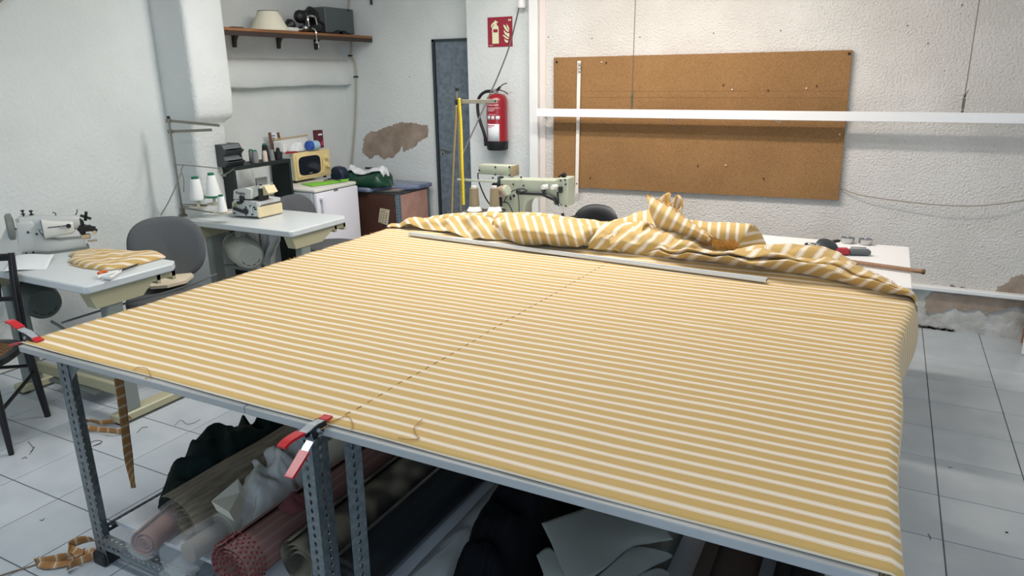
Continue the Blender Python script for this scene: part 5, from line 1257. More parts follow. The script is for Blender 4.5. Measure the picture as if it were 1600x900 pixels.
# fridge
m_fr = M('fridge_white', (226, 230, 232), .35); m_frd = M('fridge_door_white', (232, 232, 238), .3)
fx0, fx1, fy0, fy1, fz = -4.69, -4.055, 4.305, 4.825, .83
fr = thing('fridge', 'small white fridge under the microwave with a green cloth on top', 'fridge', ((fx0+fx1)/2, (fy0+fy1)/2, 0))
MB().bb((fx0, fy0+.005, .03), (fx1, fy1-.005, fz-.03), .006).build('body', m_fr, fr)
MB().bb((fx0, fy0, fz-.028), (fx1+.035, fy1, fz), .012, 2).build('top_panel', M('fridge_top_cream', (226, 226, 214), .4), fr)
d_ = MB().bb((fx1+.006, fy0+.002, .06), (fx1+.045, fy1-.002, fz-.034), .01, 2).build('door', m_frd, fr)
b = MB(); b.bar((fx1+.075, fy0+.045, fz-.26), (fx1+.075, fy0+.045, fz-.08), .022, .014, .004, up=X); b.bb((fx1+.044, fy0+.032, fz-.09), (fx1+.08, fy0+.058, fz-.065), .004); b.bb((fx1+.044, fy0+.032, fz-.275), (fx1+.08, fy0+.058, fz-.25), .004); b.build('handle', m_frd, d_)
q = P(525, 297, x=fx1+.046); MB().bb((fx1+.044, q.y-.025, q.z-.008), (fx1+.047, q.y+.025, q.z+.008), .001).build('badge', M('dark_badge', (52, 54, 60), .4), d_)
MB().bb((fx1+.0465, q.y-.019, q.z-.004), (fx1+.0475, q.y+.019, q.z+.004)).build('badge_print', m_chrome, d_)
for x in (fx0+.05, fx1-.05):
    for y in (fy0+.05, fy1-.05): MB().cyl((x, y, 0), (x, y, .031), .02).build('foot', m_dark, fr)
# green cloth on the fridge, dark spectacles on it
fzt = fz+.0012
gc = [P(a, c, z=fzt) for a, c in ((470, 288), (508, 281), (530, 277), (546, 280), (543, 284), (505, 291), (488, 292))]
n = len(gc)
def gcl(u, v):
    a = gc[0]*(1-u)+gc[3]*u; c = gc[6]*(1-u)+gc[4]*u; p = a*(1-v)+c*v
    return Vector((p.x, p.y, fzt+.004+.006*abs(noise.noise(Vector((u*5, v*3, 1))))))
tag(MB().grid(gcl, 16, 8).build('green_cloth', M('lime_green_cloth', (136, 208, 66), .85), None, 180, thick=.003), 'lime green cloth lying on the fridge top before the microwave', 'cloth')
t = thing('spectacles', 'dark object like folded spectacles on the lime green cloth', 'spectacles', P(520, 281, z=fzt+.013))
MB().tube([P(506, 282, z=fzt+.017), P(520, 280, z=fzt+.02), P(533, 283, z=fzt+.017)], .004, 6).build('arm', m_dark, t)
MB().box(P(515, 280, z=fzt+.02), (.03, .02, .012), None, .004).build('lens', m_dark, t)

# microwave
mx1 = P(463, 283, z=fzt+.022).x; ya = P(463, 283, x=mx1).y; yb = P(519, 276, x=mx1).y; z0 = fzt+.022; z1 = P(456, 240, x=mx1).z
mw = thing('microwave_oven', 'cream microwave oven with a dark window standing on the fridge', 'microwave', (mx1-.14, (ya+yb)/2, fzt))
MB().bb((mx1-.28, ya+.006, z0), (mx1-.03, yb-.006, z1-.004), .004).build('casing', M('microwave_casing', (206, 212, 212), .45), mw)
m_crm = M('aged_cream_plastic', (228, 206, 150), .4)
MB().bb((mx1-.029, ya, z0-.002), (mx1, yb, z1), .012, 2).build('front_frame', m_crm, mw)
W_ = yb-ya; H_ = z1-z0
dm = MB().bb((mx1-.002, ya+.012, z0+.02), (mx1+.012, ya+W_*.74, z1-.022), .010, 2).build('door', m_crm, mw)
def sq(cy, cz, hy, hz_, e=.42, n=32): return [(cy+hy*math.copysign(abs(cos(2*pi*k/n))**e, cos(2*pi*k/n)), cz+hz_*math.copysign(abs(sin(2*pi*k/n))**e, sin(2*pi*k/n))) for k in range(n)]
b = MB(); b.prism(sq(ya+W_*.37, z0+H_*.5, W_*.295, H_*.345), (mx1+.0115, 0, 0), Y, Z, X, .003); b.build('door_window', M('dark_oven_glass', (22, 26, 34), .12, spec=.6), dm, 0)
b = MB(); b.tube([(mx1+.014, ya+W_*.72, z0+H_*.16), (mx1+.024, ya+W_*.735, z0+H_*.5), (mx1+.014, ya+W_*.72, z0+H_*.84)], .007, 8); b.build('door_handle', m_crm, dm)
MB().bb((mx1+.0145, ya+W_*.34, z0+H_*.20), (mx1+.0155, ya+W_*.42, z0+H_*.235)).build('badge', M('grey_print', (120, 122, 126), .5), dm)
for f_ in (.70, .40):
    b = MB(); b.lathe([(.028, 0), (.026, .010), (.020, .012), (.018, .026), (0, .027)], (mx1, ya+W_*.87, z0+H_*f_), X, 20); k_ = b.build('control_knob', m_crm, mw)
    MB().bb((mx1+.026, ya+W_*.87-.003, z0+H_*f_-.018), (mx1+.029, ya+W_*.87+.003, z0+H_*f_+.018)).build('knob_grip', m_crm, k_)
for x in (mx1-.25, mx1-.05):
    for y in (ya+.04, yb-.04): MB().cyl((x, y, fzt), (x, y, z0+.001), .015).build('foot', m_dark, mw)
# things on the microwave
mz = z1+.001
def Q(px, py, x): return P(px, py, x=x)
t = thing('card_holder', 'small brown wooden frame holding printed white cards, upright behind the microwave', 'holder', (-4.5975, Q(430, 238, -4.5975).y, mz))
for pa, pb in (((421, 207), (427, 244)), ((434, 207), (441, 243))):
    MB().bar(Q(*pa, -4.6350), Vector((-4.6350, Q(*pb, -4.6350).y, mz)), .022, .016, .002, up=X).build('post', M('reddish_wood', (120, 84, 68), .6, var=.2, vscale=20), t)
b = MB(); p4 = [Q(424, 207, -4.6387), Q(433, 207, -4.6387), Q(437, 242, -4.6387), Q(429, 242, -4.6387)]; b.add(p4+[p-X*.004 for p in p4], [(0, 1, 2, 3), (7, 6, 5, 4), (0, 4, 5, 1), (1, 5, 6, 2), (2, 6, 7, 3), (3, 7, 4, 0)]); cd = b.build('card', m_paper, t, 0)
b = MB()
for px, py, w_ in ((428, 212, .022), (428, 216, .018), (429, 220, .02), (430, 226, .026), (431, 231, .024), (432, 235, .012)):
    q = Q(px, py, -4.6372); b.bb((-4.6376, q.y-w_, q.z-.004), (-4.6369, q.y+w_*.5, q.z+.004))
b.build('printed_lines', M('grey_ink', (92, 88, 88), .8), cd, 0)['kind'] = 'stuff'
t = thing('plastic_tray', 'white plastic tray with a wooden rim full of odds and ends on the microwave', 'tray', (-4.5525, Q(475, 236, -4.5525).y, mz))
yA, yB = Q(441, 236, -4.5225).y, Q(494, 236, -4.5225).y
MB().bb((-4.6125, yA, mz), (-4.5075, yB-.02, mz+.003)).build('bottom', m_white, t)
MB().bb((-4.6125, yA, mz+.0035), (-4.6095, yB, mz+.095)).build('back_wall', m_white, t)
MB().bb((-4.6087, yA+.001, mz+.0035), (-4.5300, yA+.005, mz+.085)).build('side_wall', m_white, t)
MB().bar((-4.6110, yA, mz+.104), (-4.6110, yB, mz+.112), .02, .012, .002).build('rim', M('pale_wood', (190, 168, 128), .6), t)
b = MB(); yy = Q(446, 233, -4.5075).y; b.bb((-4.5225, yy-.022, mz+.004), (-4.5113, yy+.03, mz+.075), .002); tag(b.build('white_box', m_white, None), 'small white card box at the left of the microwave top', 'box')
yy = Q(465, 236, -4.4775).y
heap('plastic_bag', 'crumpled clear white plastic bag on the microwave', 'bag', [(-4.5000, yy-.10), (-4.4475, yy-.08), (-4.4325, yy+.03), (-4.4625, yy+.10), (-4.5000, yy+.08)], mz+.001, .075, M('milky_plastic', (218, 222, 222), .3), 5, 25, .03, 10, 48)
b = MB(); yy = Q(456, 238, -4.4175).y; b.prism([(-.07, 0), (.07, 0), (.05, .012), (-.05, .018)], (-4.4100, yy, mz), Y, Z, -X, .02); tag(b.build('red_pouch', M('red_cloth', (150, 36, 42), .7), None), 'flat red pouch on the microwave under the plastic bag', 'pouch')
t = thing('blue_jar', 'clear jar with a blue lid lying on its side on the microwave', 'jar', (-4.4100, Q(490, 231, -4.4100).y, mz))
y0_, y1_ = Q(481, 231, -4.4100).y, Q(497, 231, -4.4100).y
b = MB(); b.lathe([(.0, 0), (.040, .0), (.042, .004), (.042, .04), (.0, .042)], (-4.4100, y0_, mz+.043), (.1, 1, 0), 24); b.build('lid', M('blue_plastic', (44, 88, 176), .35), t)
b = MB(); b.lathe([(.038, .043), (.040, .05), (.040, .105), (.034, .115), (.0, .116)], (-4.4100, y0_, mz+.043), (.1, 1, 0), 24); b.build('jar_body', M('pale_blue_plastic', (168, 198, 212), .2), t)
t = thing('striped_box', 'dark red box standing at the right end of the microwave top', 'box', (-4.5225, Q(498, 228, -4.5225).y, mz))
yy = Q(498, 228, -4.5225).y; MB().bb((-4.5525, yy-.03, mz), (-4.5000, yy+.045, mz+.155), .003).build('carton', M('wine_red_card', (92, 30, 46), .6), t)
MB().bb((-4.4996, yy-.02, mz+.11), (-4.4989, yy+.03, mz+.125)).build('label', m_white, t)
MB().bb((-4.4996, yy+.01, mz+.02), (-4.4989, yy+.04, mz+.06)).build('label', M('pink_red_print', (186, 60, 84), .6), t)

# crate of slotted angle and boards, quilted blue mat on top
cz = .70; ca = P(622, 304, z=cz); cb = P(664, 290, z=cz); cx1 = ca.x; cy0 = ca.y; cy1 = 5.52; cx0 = -4.62
cr_ = thing('board_crate', 'dark brown crate with a pink right side and steel corners beside the fridge', 'crate', ((cx0+cx1)/2, (cy0+cy1)/2, 0))
m_brown = M('brown_hardboard', (88, 56, 44), .55, col2=(74, 46, 36), vscale=3)
m_pinkb = M('pinkish_board', (196, 152, 136), .6, col2=(178, 134, 120), vscale=6)
MB().bb((cx0, cy0+.003, .03), (cx1-.03, cy0+.011, cz-.012)).build('front_panel', m_brown, cr_)
MB().bb((cx1-.011, cy0+.03, .03), (cx1-.003, cy1-.03, cz-.012)).build('side_panel', m_pinkb, cr_)
mg2 = M('blue_grey_angle', (122, 140, 152), .45, .4)
angle('corner_post', (cx1, cy0, 0), Z, -X, Y, cz-.004, .032, .034, cr_, mg2)
angle('corner_post', (cx1, cy1, 0), Z, -X, -Y, cz-.004, .03, .03, cr_, mg2)
angle('corner_post', (cx0, cy0, 0), Z, X, Y, cz-.004, .03, .03, cr_, mg2)
MB().bb((cx0, cy0, cz-.010), (cx1, cy1, cz), .001).build('lid_board', M('black_rim_board', (52, 50, 50), .6), cr_)
lc = P(597, 330, y=cy0); 
b = MB(); c4 = [P(594, 325, y=cy0+.002), P(609, 328, y=cy0+.002), P(606, 352, y=cy0+.002), P(591, 347, y=cy0+.002)]
b.add(c4+[p-Y*.0015 for p in c4], [(3, 2, 1, 0), (4, 5, 6, 7), (0, 1, 5, 4), (1, 2, 6, 5), (2, 3, 7, 6), (3, 0, 4, 7)]); lb = b.build('paper_label', M('yellowed_paper', (206, 196, 166), .8), cr_, 0)
b = MB()
for r_ in range(5):
    for k in range(3):
        q = P(596.5+k*4-r_*.6, 332+r_*3.6+k*.9, y=cy0); b.bb((q.x-.009, cy0-.0012, q.z-.005), (q.x+.007, cy0, q.z+.005))
q = P(600, 329.5, y=cy0); b.bb((q.x-.03, cy0-.0012, q.z-.003), (q.x+.02, cy0, q.z+.003))
b.build('printed_lines', M('brown_grey_ink', (140, 130, 112), .8), lb, 0)['kind'] = 'stuff'
b = MB()
for px, py in ((618, 312), (634, 302), (648, 306), (633, 318), (638, 331), (650, 311)):
    q = P(px, py, x=cx1-.002) if px > 622 else P(px, py, y=cy0+.002)
    b.ball(q, .006, 7, 5)
b.build('rivet', mg2, cr_)['kind'] = 'stuff'
mz0 = cz+.0012
MB
mq = [P(556, 299, z=mz0+.02), P(588, 297, z=mz0+.02), P(603, 289, z=mz0+.02), P(655, 292, z=mz0+.02), P(668, 285, z=mz0+.02)]
pl_ = [(cx0, cy0-.03), (-4.05, cy0-.04), (-3.93, cy0+.20), (cx1-.05, cy0+.22), (cx1+.02, cy0+.30), (cx1+.03, 5.54), (cx0, 5.54)]
n = 40
def matz(x, y): return .012*noise.noise(Vector((x*8, y*8, 1)))
b = MB(); b.prism(pl_, (0, 0, mz0), X, Y, Z, .045); o = b.build('blue_mat', M('shiny_blue_grey_vinyl', (128, 140, 166), .22, col2=(104, 116, 142), vscale=14, bump=.5, bscale=22), None, 30)
bv = o.modifiers.new('rounded', 'BEVEL'); bv.width = .018; bv.segments = 3; bv.limit_method = 'ANGLE'
tag(o, 'shiny blue grey padded mat lying on the brown crate', 'mat')
q4 = [P(583, 298.5, z=mz0+.006), P(608, 292, z=mz0+.006), P(648, 292, z=mz0+.006), P(624, 298.5, z=mz0+.006)]
b = MB(); b.add([p-Z*.005 for p in q4]+[p+Z*.004 for p in q4], [(3, 2, 1, 0), (4, 5, 6, 7), (0, 1, 5, 4), (1, 2, 6, 5), (2, 3, 7, 6), (3, 0, 4, 7)])
fo = tag(b.build('picture_frame', M('grey_frame', (128, 130, 126), .4), None, 0), 'flat grey frame lying on the crate in front of the blue mat', 'frame')
cc = sum(q4, Vector())/4; b = MB(); i4 = [cc+(p-cc)*.78 for p in q4]; b.add([p+Z*.004 for p in i4]+[p+Z*.0055 for p in i4], [(3, 2, 1, 0), (4, 5, 6, 7), (0, 1, 5, 4), (1, 2, 6, 5), (2, 3, 7, 6), (3, 0, 4, 7)])
b.build('frame_board', M('pinkish_beige_print', (176, 150, 132), .7), fo, 0)
# bags on the mat
mz1 = mz0+.0465
bp_ = [P(a, c, z=mz1) for a, c in ((538, 283), (560, 284), (585, 285), (603, 282), (614, 277), (606, 270), (570, 270), (540, 272))]
gbag = thing('green_bag', 'dark green bag with white lining slumped on the blue mat', 'bag', (sum(p.x for p in bp_)/8, sum(p.y for p in bp_)/8, mz1))
def bag(u, v):
    # trough of cloth: u along the bag, v over the rim
    yA_, yB_ = 4.98, 5.40; x0_, x1_ = P(540, 280, y=5.15).x, P(611, 279, y=5.15).x
    x = x0_+(x1_-x0_)*u; e = min(u, 1-u)*2; ef = sm(0, .16, min(u, 1-u)); w_ = .16*(1-(1-e)**3*.5)*(.45+.55*ef)
    a = pi*v; sag = .03+.06*abs(u-.45)*2
    z = mz1+.002+(.06+sag)*max(sin(a), 0)**.6*ef
    return Vector((x+.02*noise.noise(Vector((u*6, v*4, 1))), 5.15-w_*cos(a)*.9, z+.018*noise.noise(Vector((u*9, v*5, 3)))*sin(a)))
MB().grid(bag, 34, 18).build('bag_body', M('dark_green_nylon', (22, 66, 48), .35, bump=.3, bscale=12), gbag, 180, thick=.003)
def lining(u, v):
    p = bag(.06+u*.86, .34+v*.36); return p+Z*(.016+.014*noise.noise(Vector((u*8, v*6, 9)))+.02*(1-abs(v*2-1)))-Y*.008
MB().grid(lining, 30, 10).build('white_lining', M('white_fleece', (226, 228, 232), .85), gbag, 180, thick=.004)
q = lining(.55, .6); MB().box(q+Z*.018, (.09, .03, .018), None, .008, 2).build('strap_loop', m_dark, gbag)
q = P(529, 281, y=4.80); b = MB()
b.prism([(-.075, 0), (.08, 0), (.078, .12), (.045, .165), (-.03, .175), (-.07, .14)], (P(529, 270, y=5.0).x, 4.96, mz1), X, Z, Y, .10); o = b.build('navy_bag', M('navy_nylon', (26, 40, 62), .55), None, 30)
bv = o.modifiers.new('rounded', 'BEVEL'); bv.width = .02; bv.segments = 3
tag(o, 'small navy blue bag standing between the microwave and the green bag', 'bag')
# ---------------------------------------------------------------- fire extinguisher corner
EY = 5.42
m_ext = M('extinguisher_red', (150, 20, 34), .3, coat=.4)
cE = P(770, 190, y=5.33)
zb_, zt_ = P(775, 234, y=5.33).z, P(775, 146, y=5.33).z
ex_, ey_ = P(769.5, 190, y=5.33).x, 5.335; rE = (P(791, 190, y=5.33).x-P(762, 190, y=5.33).x)/2; ex_ = (P(791, 190, y=5.33).x+P(762, 190, y=5.33).x)/2
fe = thing('fire_extinguisher', 'red fire extinguisher with black hose and base hung on the white wall', 'fire extinguisher', (ex_, ey_, zb_))
hE = zt_-zb_
b = MB(); b.lathe([(rE, .055), (rE, hE*.86), (rE*.93, hE*.93), (rE*.7, hE*.98), (rE*.3, hE), (0, hE)], (ex_, ey_, zb_), Z, 32); b.build('cylinder', m_ext, fe, 40)
b = MB(); b.lathe([(0, 0), (rE*.93, 0), (rE*1.02, .012), (rE*1.02, .075), (rE*.9, .077), (0, .077)], (ex_, ey_, zb_), Z, 32); b.build('base_boot', m_dark, fe, 40)
b = MB(); b.cyl((ex_, ey_, zb_+hE), (ex_, ey_, zb_+hE+.035), .018); b.cyl((ex_-.03, ey_-.01, zb_+hE+.02), (ex_+.02, ey_-.01, zb_+hE+.02), .012); b.cyl((ex_, ey_-.018, zb_+hE+.018), (ex_, ey_-.03, zb_+hE+.018), .016, n=18); b.build('valve', m_steel, fe)
def E_(px, py, d=5.32): return P(px, py, y=d)
b = MB(); b.bar(E_(776, 143), E_(781, 136), .028, .012); b.tube([E_(774, 141), E_(780, 137), E_(786, 132), E_(792, 130)], .008, 8, 4, flat=.5); b.build('squeeze_lever', m_dark, fe)
b = MB(); b.tube([E_(774, 141), E_(781, 141), E_(788, 143), E_(793.5, 147)], .008, 8, 4, flat=.5); b.build('carry_handle', m_dark, fe)
b = MB(); b.tube([E_(770, 143), E_(760, 143), E_(751, 149), E_(746.5, 160), E_(747, 176), E_(751, 192), E_(756, 207), E_(759, 219)], .013, 10, 6); hs = b.build('hose', m_dark, fe)
MB().cyl(E_(758.6, 216), E_(760, 228), .017, .019, n=14).build('nozzle', m_dark, hs)
MB().bb((ex_-.03, ey_+rE*.85, zb_+hE*.55), (ex_+.03, 5.42, zb_+hE*.72)).build('wall_bracket', m_dark, fe)
def wrap(px0, py0, px1, py1, name, mat, par, off=.0012):
    """a print wrapped round the cylinder"""
    zz0, zz1 = E_(776, py1, ey_-rE).z, E_(776, py0, ey_-rE).z
    u0 = max(-.99, min(.99, (P(px0, 190, y=5.30).x-ex_)/rE)); u1 = max(-.99, min(.99, (P(px1, 190, y=5.30).x-ex_)/rE))
    a0, a1 = math.asin(u0), math.asin(u1); r2 = rE+off; n = 6
    b = MB(); b.grid(lambda u, v: Vector((ex_+r2*sin(a0+(a1-a0)*u), ey_-r2*cos(a0+(a1-a0)*u), zz0+(zz1-zz0)*v)), n, 1)
    return b.build(name, mat, par, 60, thick=.0008)
wrap(765, 194, 783, 221, 'white_label', m_paper, fe)
mp_ = M('faded_white_print', (222, 190, 190), .6)
for k_, (px0, px1) in enumerate(((764.5, 767.5), (768.4, 773.6), (774.4, 776), (776.8, 782.5))): wrap(px0, 163.6, px1, 165.4, 'print_block', mp_, fe)
for py, px0, px1 in ((168.5, 764, 784), (171, 766, 778), (173, 766, 776), (179, 767, 779)): wrap(px0, py, px1, py+1.0, 'print_line', mp_, fe)
for px in (766, 772.5, 779): wrap(px, 181.5, px+4.6, 187, 'pictogram', m_paper, fe)
wrap(765.8, 196, 777, 197.2, 'red_print_line', M('red_print', (206, 70, 84), .6), fe, .0024)
wrap(765.8, 198.5, 773, 199.3, 'red_print_line', M('red_print', (206, 70, 84), .6), fe, .0024)

# pictogram sign
a0, a1 = P(761.8, 27.5, y=5.418), P(801, 72.5, y=5.418)
sg = thing('fire_sign', 'square red fire extinguisher sign on the white wall', 'sign', ((a0.x+a1.x)/2, 5.417, a1.z))
W2, H2 = a1.x-a0.x, a0.z-a1.z
MB().bb((a0.x, 5.415, a1.z), (a1.x, 5.4195, a0.z), .001).build('panel', M('sign_red', (150, 30, 52), .5), sg)
def uv_(px, py): return ((px-162)/543*W2, (1-(py-180)/625)*H2)
def sign(name, poly, mat, d=.0015): return MB().prism([uv_(*p) for p in poly], (a0.x, 5.4152, a1.z), X, Z, -Y, d).build(name, mat, sg, 0)
m_glow = M('pale_green_film', (226, 230, 190), .5)
sign('extinguisher_symbol', [(263, 735), (263, 400), (272, 375), (305, 345), (310, 322), (305, 325), (270, 352), (255, 385), (238, 385), (245, 340), (275, 300), (312, 280), (325, 250), (350, 252), (360, 275), (385, 272), (392, 290), (380, 305), (362, 300), (365, 340), (398, 375), (407, 400), (407, 735)], m_glow)
sign('red_band', [(290, 432), (385, 432), (385, 500), (290, 500)], M('sign_red', (150, 30, 52), .5), .0022)
sign('flame_symbol', [(512, 345), (545, 355), (580, 410), (605, 455), (640, 480), (610, 500), (570, 470), (530, 410)], m_glow)
sign('flame_symbol', [(585, 325), (612, 375), (638, 420), (638, 470), (615, 440), (588, 390)], m_glow)
sign('flame_symbol', [(520, 455), (560, 500), (600, 525), (640, 525), (640, 605), (600, 590), (545, 540), (525, 500)], m_glow)
sign('flame_symbol', [(488, 560), (530, 560), (575, 600), (635, 625), (610, 652), (560, 630), (520, 590)], m_glow)
sign('flame_symbol', [(525, 640), (565, 665), (615, 680), (605, 715), (570, 722), (545, 700)], m_glow)
sign('corner_mark', [(622, 235), (645, 235), (645, 270), (622, 270)], m_glow)
sign('corner_mark', [(655, 235), (680, 235), (680, 270), (655, 270)], m_glow)
q = uv_(190, 775); MB().bb((a0.x+q[0], 5.4145, a1.z+q[1]), (a0.x+q[0]+.035, 5.4152, a1.z+q[1]+.003)).build('print_line', m_glow, sg, 0)

# ceiling-cord socket and its cable slanting down to the machine
pS = P(815, 6, y=5.36)
t = thing('junction_socket', 'round white socket at the top of the wall with a cable leaving it', 'socket', pS)
b = MB(); b.lathe([(.030, -.03), (.033, -.02), (.033, .015), (.026, .03), (.026, .05), (0, .05)], (pS.x, 5.36, pS.z), Z, 20); b.build('body', m_white, t)
MB().bb((pS.x-.02, 5.37, pS.z-.015), (pS.x+.02, 5.42, pS.z+.03), .003).build('mounting', m_white, t)
pe = [P(811, 11, y=5.36), P(806, 33, y=5.3), P(796, 72, y=5.15), P(781, 112, y=4.98), P(766, 146, y=4.82), P(748, 186, y=4.62), P(735, 214, y=4.47), P(722, 243, y=4.32)]
b = MB(); b.tube(pe, .0055, 8, 5); t2_ = b.build('hanging_cable', M('grey_black_cable', (84, 84, 84), .6), None)
tag(t2_, 'grey cable slanting from the white socket down to the sewing machine', 'cable')

# ---------------------------------------------------------------- rear table, sewing machine, stool
tb = thing('rear_table', 'white table behind the big table, under the cork board', 'table', (-1.2, 3.9, 0))
tr = P(1421, 386, z=.76)
MB().bb((-2.62, 3.50, .735), (tr.x, tr.y, .76), .003).build('tabletop', M('white_laminate', (238, 238, 236), .4), tb)
for x in (-2.5, tr.x-.12):
    for y in (3.56, tr.y-.06): MB().bb((x-.02, y-.02, 0), (x+.02, y+.02, .734), .003).build('leg', m_white, tb)
tzr = .7612
MY = 4.10
m_gm = M('sage_green_enamel', (166, 172, 152), .4)
sm_ = thing('long_arm_sewing_machine', 'sage green industrial sewing machine with a long arm on the rear table', 'sewing machine', (-2.05, MY, tzr))
def fx(x0, y0, x1, y1, d0, d1, bev=.006, seg=2, Yp=MY):
    a, c = P(x0, y0, y=Yp+d0), P(x1, y1, y=Yp+d0)
    return MB().bb((a.x, Yp+d0, c.z), (c.x, Yp+d1, a.z), bev, seg)
def poly(pts, d0, d, Yp=MY):
    w_ = [P(a, c, y=Yp) for a, c in pts]
    return MB().prism([(p.x, p.z) for p in w_], (0, Yp+d0, 0), X, Z, Y, d)
# arm, pillar and head in one casting
ob = poly([(783, 279), (868, 281), (874, 277.5), (889.5, 277.5), (889, 322), (876, 324), (865, 318), (868, 311), (858, 307), (846, 308), (832, 309), (825, 314), (822, 322), (822, 338), (787, 337), (786, 300)], -.02, .115).build('arm_casting', m_gm, sm_, 25)
bv = ob.modifiers.new('soft', 'BEVEL'); bv.width = .008; bv.segments = 3; bv.limit_method = 'ANGLE'; bv.angle_limit = R(40)
a = P(786, 337, y=MY); c = P(890, 338, y=MY)
MB().bb((a.x-.02, MY-.07, tzr), (c.x+.05, MY+.12, tzr+.006), .002).build('bed_plate', m_steel, sm_)
MB().bb((a.x-.01, MY-.02, tzr+.0065), (P(823, 337, y=MY).x, MY+.1, tzr+.03)).build('pillar_foot', m_gm, sm_)
fx(747, 257, 798, 275, .06, .15, .006).build('motor_box', m_gm, sm_)
fx(797, 259.5, 800.5, 276.5, .055, .155, .003).build('motor_box_lid', M('tan_plastic', (150, 138, 110), .5), sm_)
fx(777, 276, 783, 288, .08, .12, .003).build('box_bracket', m_motor, sm_)
fx(767, 286, 788, 324, .0, .09, .012).build('hand_wheel_guard', m_dark, sm_)
b = MB(); q = P(786, 300, y=MY-.05); b.lathe([(0, 0), (.034, .0), (.036, .01), (.036, .06), (.030, .075), (0, .077)], q-X*.02, (.92, -.3, .25), 24); bd = b.build('bobbin_drum', m_gm, sm_)
b = MB(); b.lathe([(.0365, .02), (.037, .022), (.037, .058), (.0365, .06)], q-X*.02, (.92, -.3, .25), 24); b.build('wound_band', M('pinkish_tan_thread', (160, 138, 120), .8), bd)
b = MB(); b.bar(P(809, 301, y=MY-.035), P(850, 303, y=MY-.035), .02, .022, .005); b.bar(P(848, 303, y=MY-.035), P(868, 312, y=MY-.035), .022, .024, .006); b.ball(P(810, 300, y=MY-.035), .017, 12, 8); b.bar(P(866, 308, y=MY-.03), P(870, 320, y=MY-.03), .018, .018, .004); b.build('knee_lever', m_dark, sm_)
for px in (853, 868):
    b = MB(); q = P(px, 292, y=MY-.03); b.lathe([(0, -.03), (.014, -.03), (.016, -.02), (.016, .01), (0, .012)], q, (.5, 1, 0), 16); b.build('tension_knob', m_mach2, sm_)
fx(846, 289, 850, 300, -.045, -.02, .003).build('tension_block', m_dark, sm_)
fx(853, 290, 868, 294, -.035, -.022, .003).build('tension_bar', m_steel, sm_)
fx(872, 292, 877, 302, -.045, -.02, .003).build('take_up_block', m_dark, sm_)
b = MB(); b.bar(P(871, 300, y=MY-.03), P(873, 322, y=MY-.03), .008, .008); b.tube([P(873, 276, y=MY), P(878, 273, y=MY), P(882, 271, y=MY), P(884, 275, y=MY)], .006, 8); b.box(P(881, 274, y=MY+.02), (.03, .03, .02), None, .005); b.build('take_up_arm', m_dark, sm_)
b = MB(); b.cyl(P(878.5, 322, y=MY), P(879, 334, y=MY), .007); b.build('needle_bar', m_chrome, sm_)
b = MB(); q = P(880, 338, y=MY); b.cyl(P(879, 333, y=MY), P(879.5, 339, y=MY), .010); b.bb((q.x-.045, MY-.03, tzr+.007), (q.x+.02, MY+.03, tzr+.014), .002); b.build('presser_foot', m_dark, sm_)
fx(866, 318, 875, 324, -.03, .0, .004).build('foot_lifter', m_mach, sm_)
b = MB()
for px, py in ((774, 261), (749, 266), (774, 273), (796, 261), (796, 274), (802, 288), (785, 289), (798, 308), (803, 306), (798, 311), (814, 277), (876, 282), (883, 281), (876, 320), (884, 322), (884, 288), (803, 333), (818, 290), (770, 278)):
    y_ = MY-.021 if px > 800 or py > 280 else MY+.059
    q = P(px, py, y=y_); b.cyl(q+Y*.004, q-Y*.003, .006 if (px, py) != (803, 306) else .009, n=9)
b.build('bolt', m_dark, sm_)['kind'] = 'stuff'
b = MB()
b.tube([P(788, 315, y=MY-.04), P(793, 305, y=MY-.05), P(802, 298, y=MY-.05), P(814, 295, y=MY-.05), P(822, 297, y=MY-.04), P(826, 304, y=MY-.035)], .0035, 6); b.tube([P(784, 316, y=MY-.04), P(793, 317, y=MY-.06), P(799, 327, y=MY-.07), P(803, 338, y=MY-.08)], .004, 6); b.tube([P(809, 302, y=MY-.04), P(811, 318, y=MY-.045), P(811, 336, y=MY-.045)], .003, 6)
b.tube([P(747, 270, y=MY+.06), P(747, 278, y=MY+.05), P(751, 292, y=MY), P(759, 310, y=MY-.02), P(766, 320, y=MY-.02)], .005, 6)
b.build('machine_cable', m_dark, sm_)['kind'] = 'stuff'
fx(714, 279, 776, 286, -.01, .004, .001).build('guide_bar', M('pale_green_steel', (188, 194, 176), .4, .3), sm_)
MB().tube([P(884, 343, y=MY-.05), P(893, 339, y=MY-.07), P(902, 337, y=MY-.09)], .006, 6).build('bed_lever', m_dark, sm_)

# thread pole with a measuring tape hung over its arm
PY = 4.12
tp_ = thing('thread_pole', 'thin thread pole with a short arm left of the sage sewing machine', 'thread stand', P(717, 336, y=PY))
a, c = P(714, 142, y=PY), P(716, 340, y=PY); c.z = tzr; c.x = a.x
MB().cyl(a, c, .006, n=10).build('pole', M('brass_grey_rod', (148, 136, 112), .4, .6), tp_)
MB().cyl(a, a+Z*.018, .012).build('pole_cap', m_dark, tp_)
a1_, c1_ = P(722, 159, y=PY), P(777, 158, y=PY-.04)
ga = MB().bar(Vector((a.x, PY, a1_.z)), c1_, .012, .026, .002).build('guide_arm', M('nickel_bar', (176, 168, 152), .35, .6), tp_)
b = MB(); b.box(Vector((a.x+.012, PY, a1_.z)), (.05, .03, .034), None, .004); b.build('arm_clamp', m_dark, ga)
q = c1_-X*.012; MB().cyl(q-Y*.008, q-Y*.0055, .005).build('arm_hole', m_dark, ga)
MB().cyl((c.x, PY, tzr), (c.x, PY, tzr+.018), .03).build('pole_foot', m_dark, tp_)
m_yel = M('yellow_tape', (232, 204, 44), .5); m_och = M('ochre_tape_back', (158, 134, 84), .6)
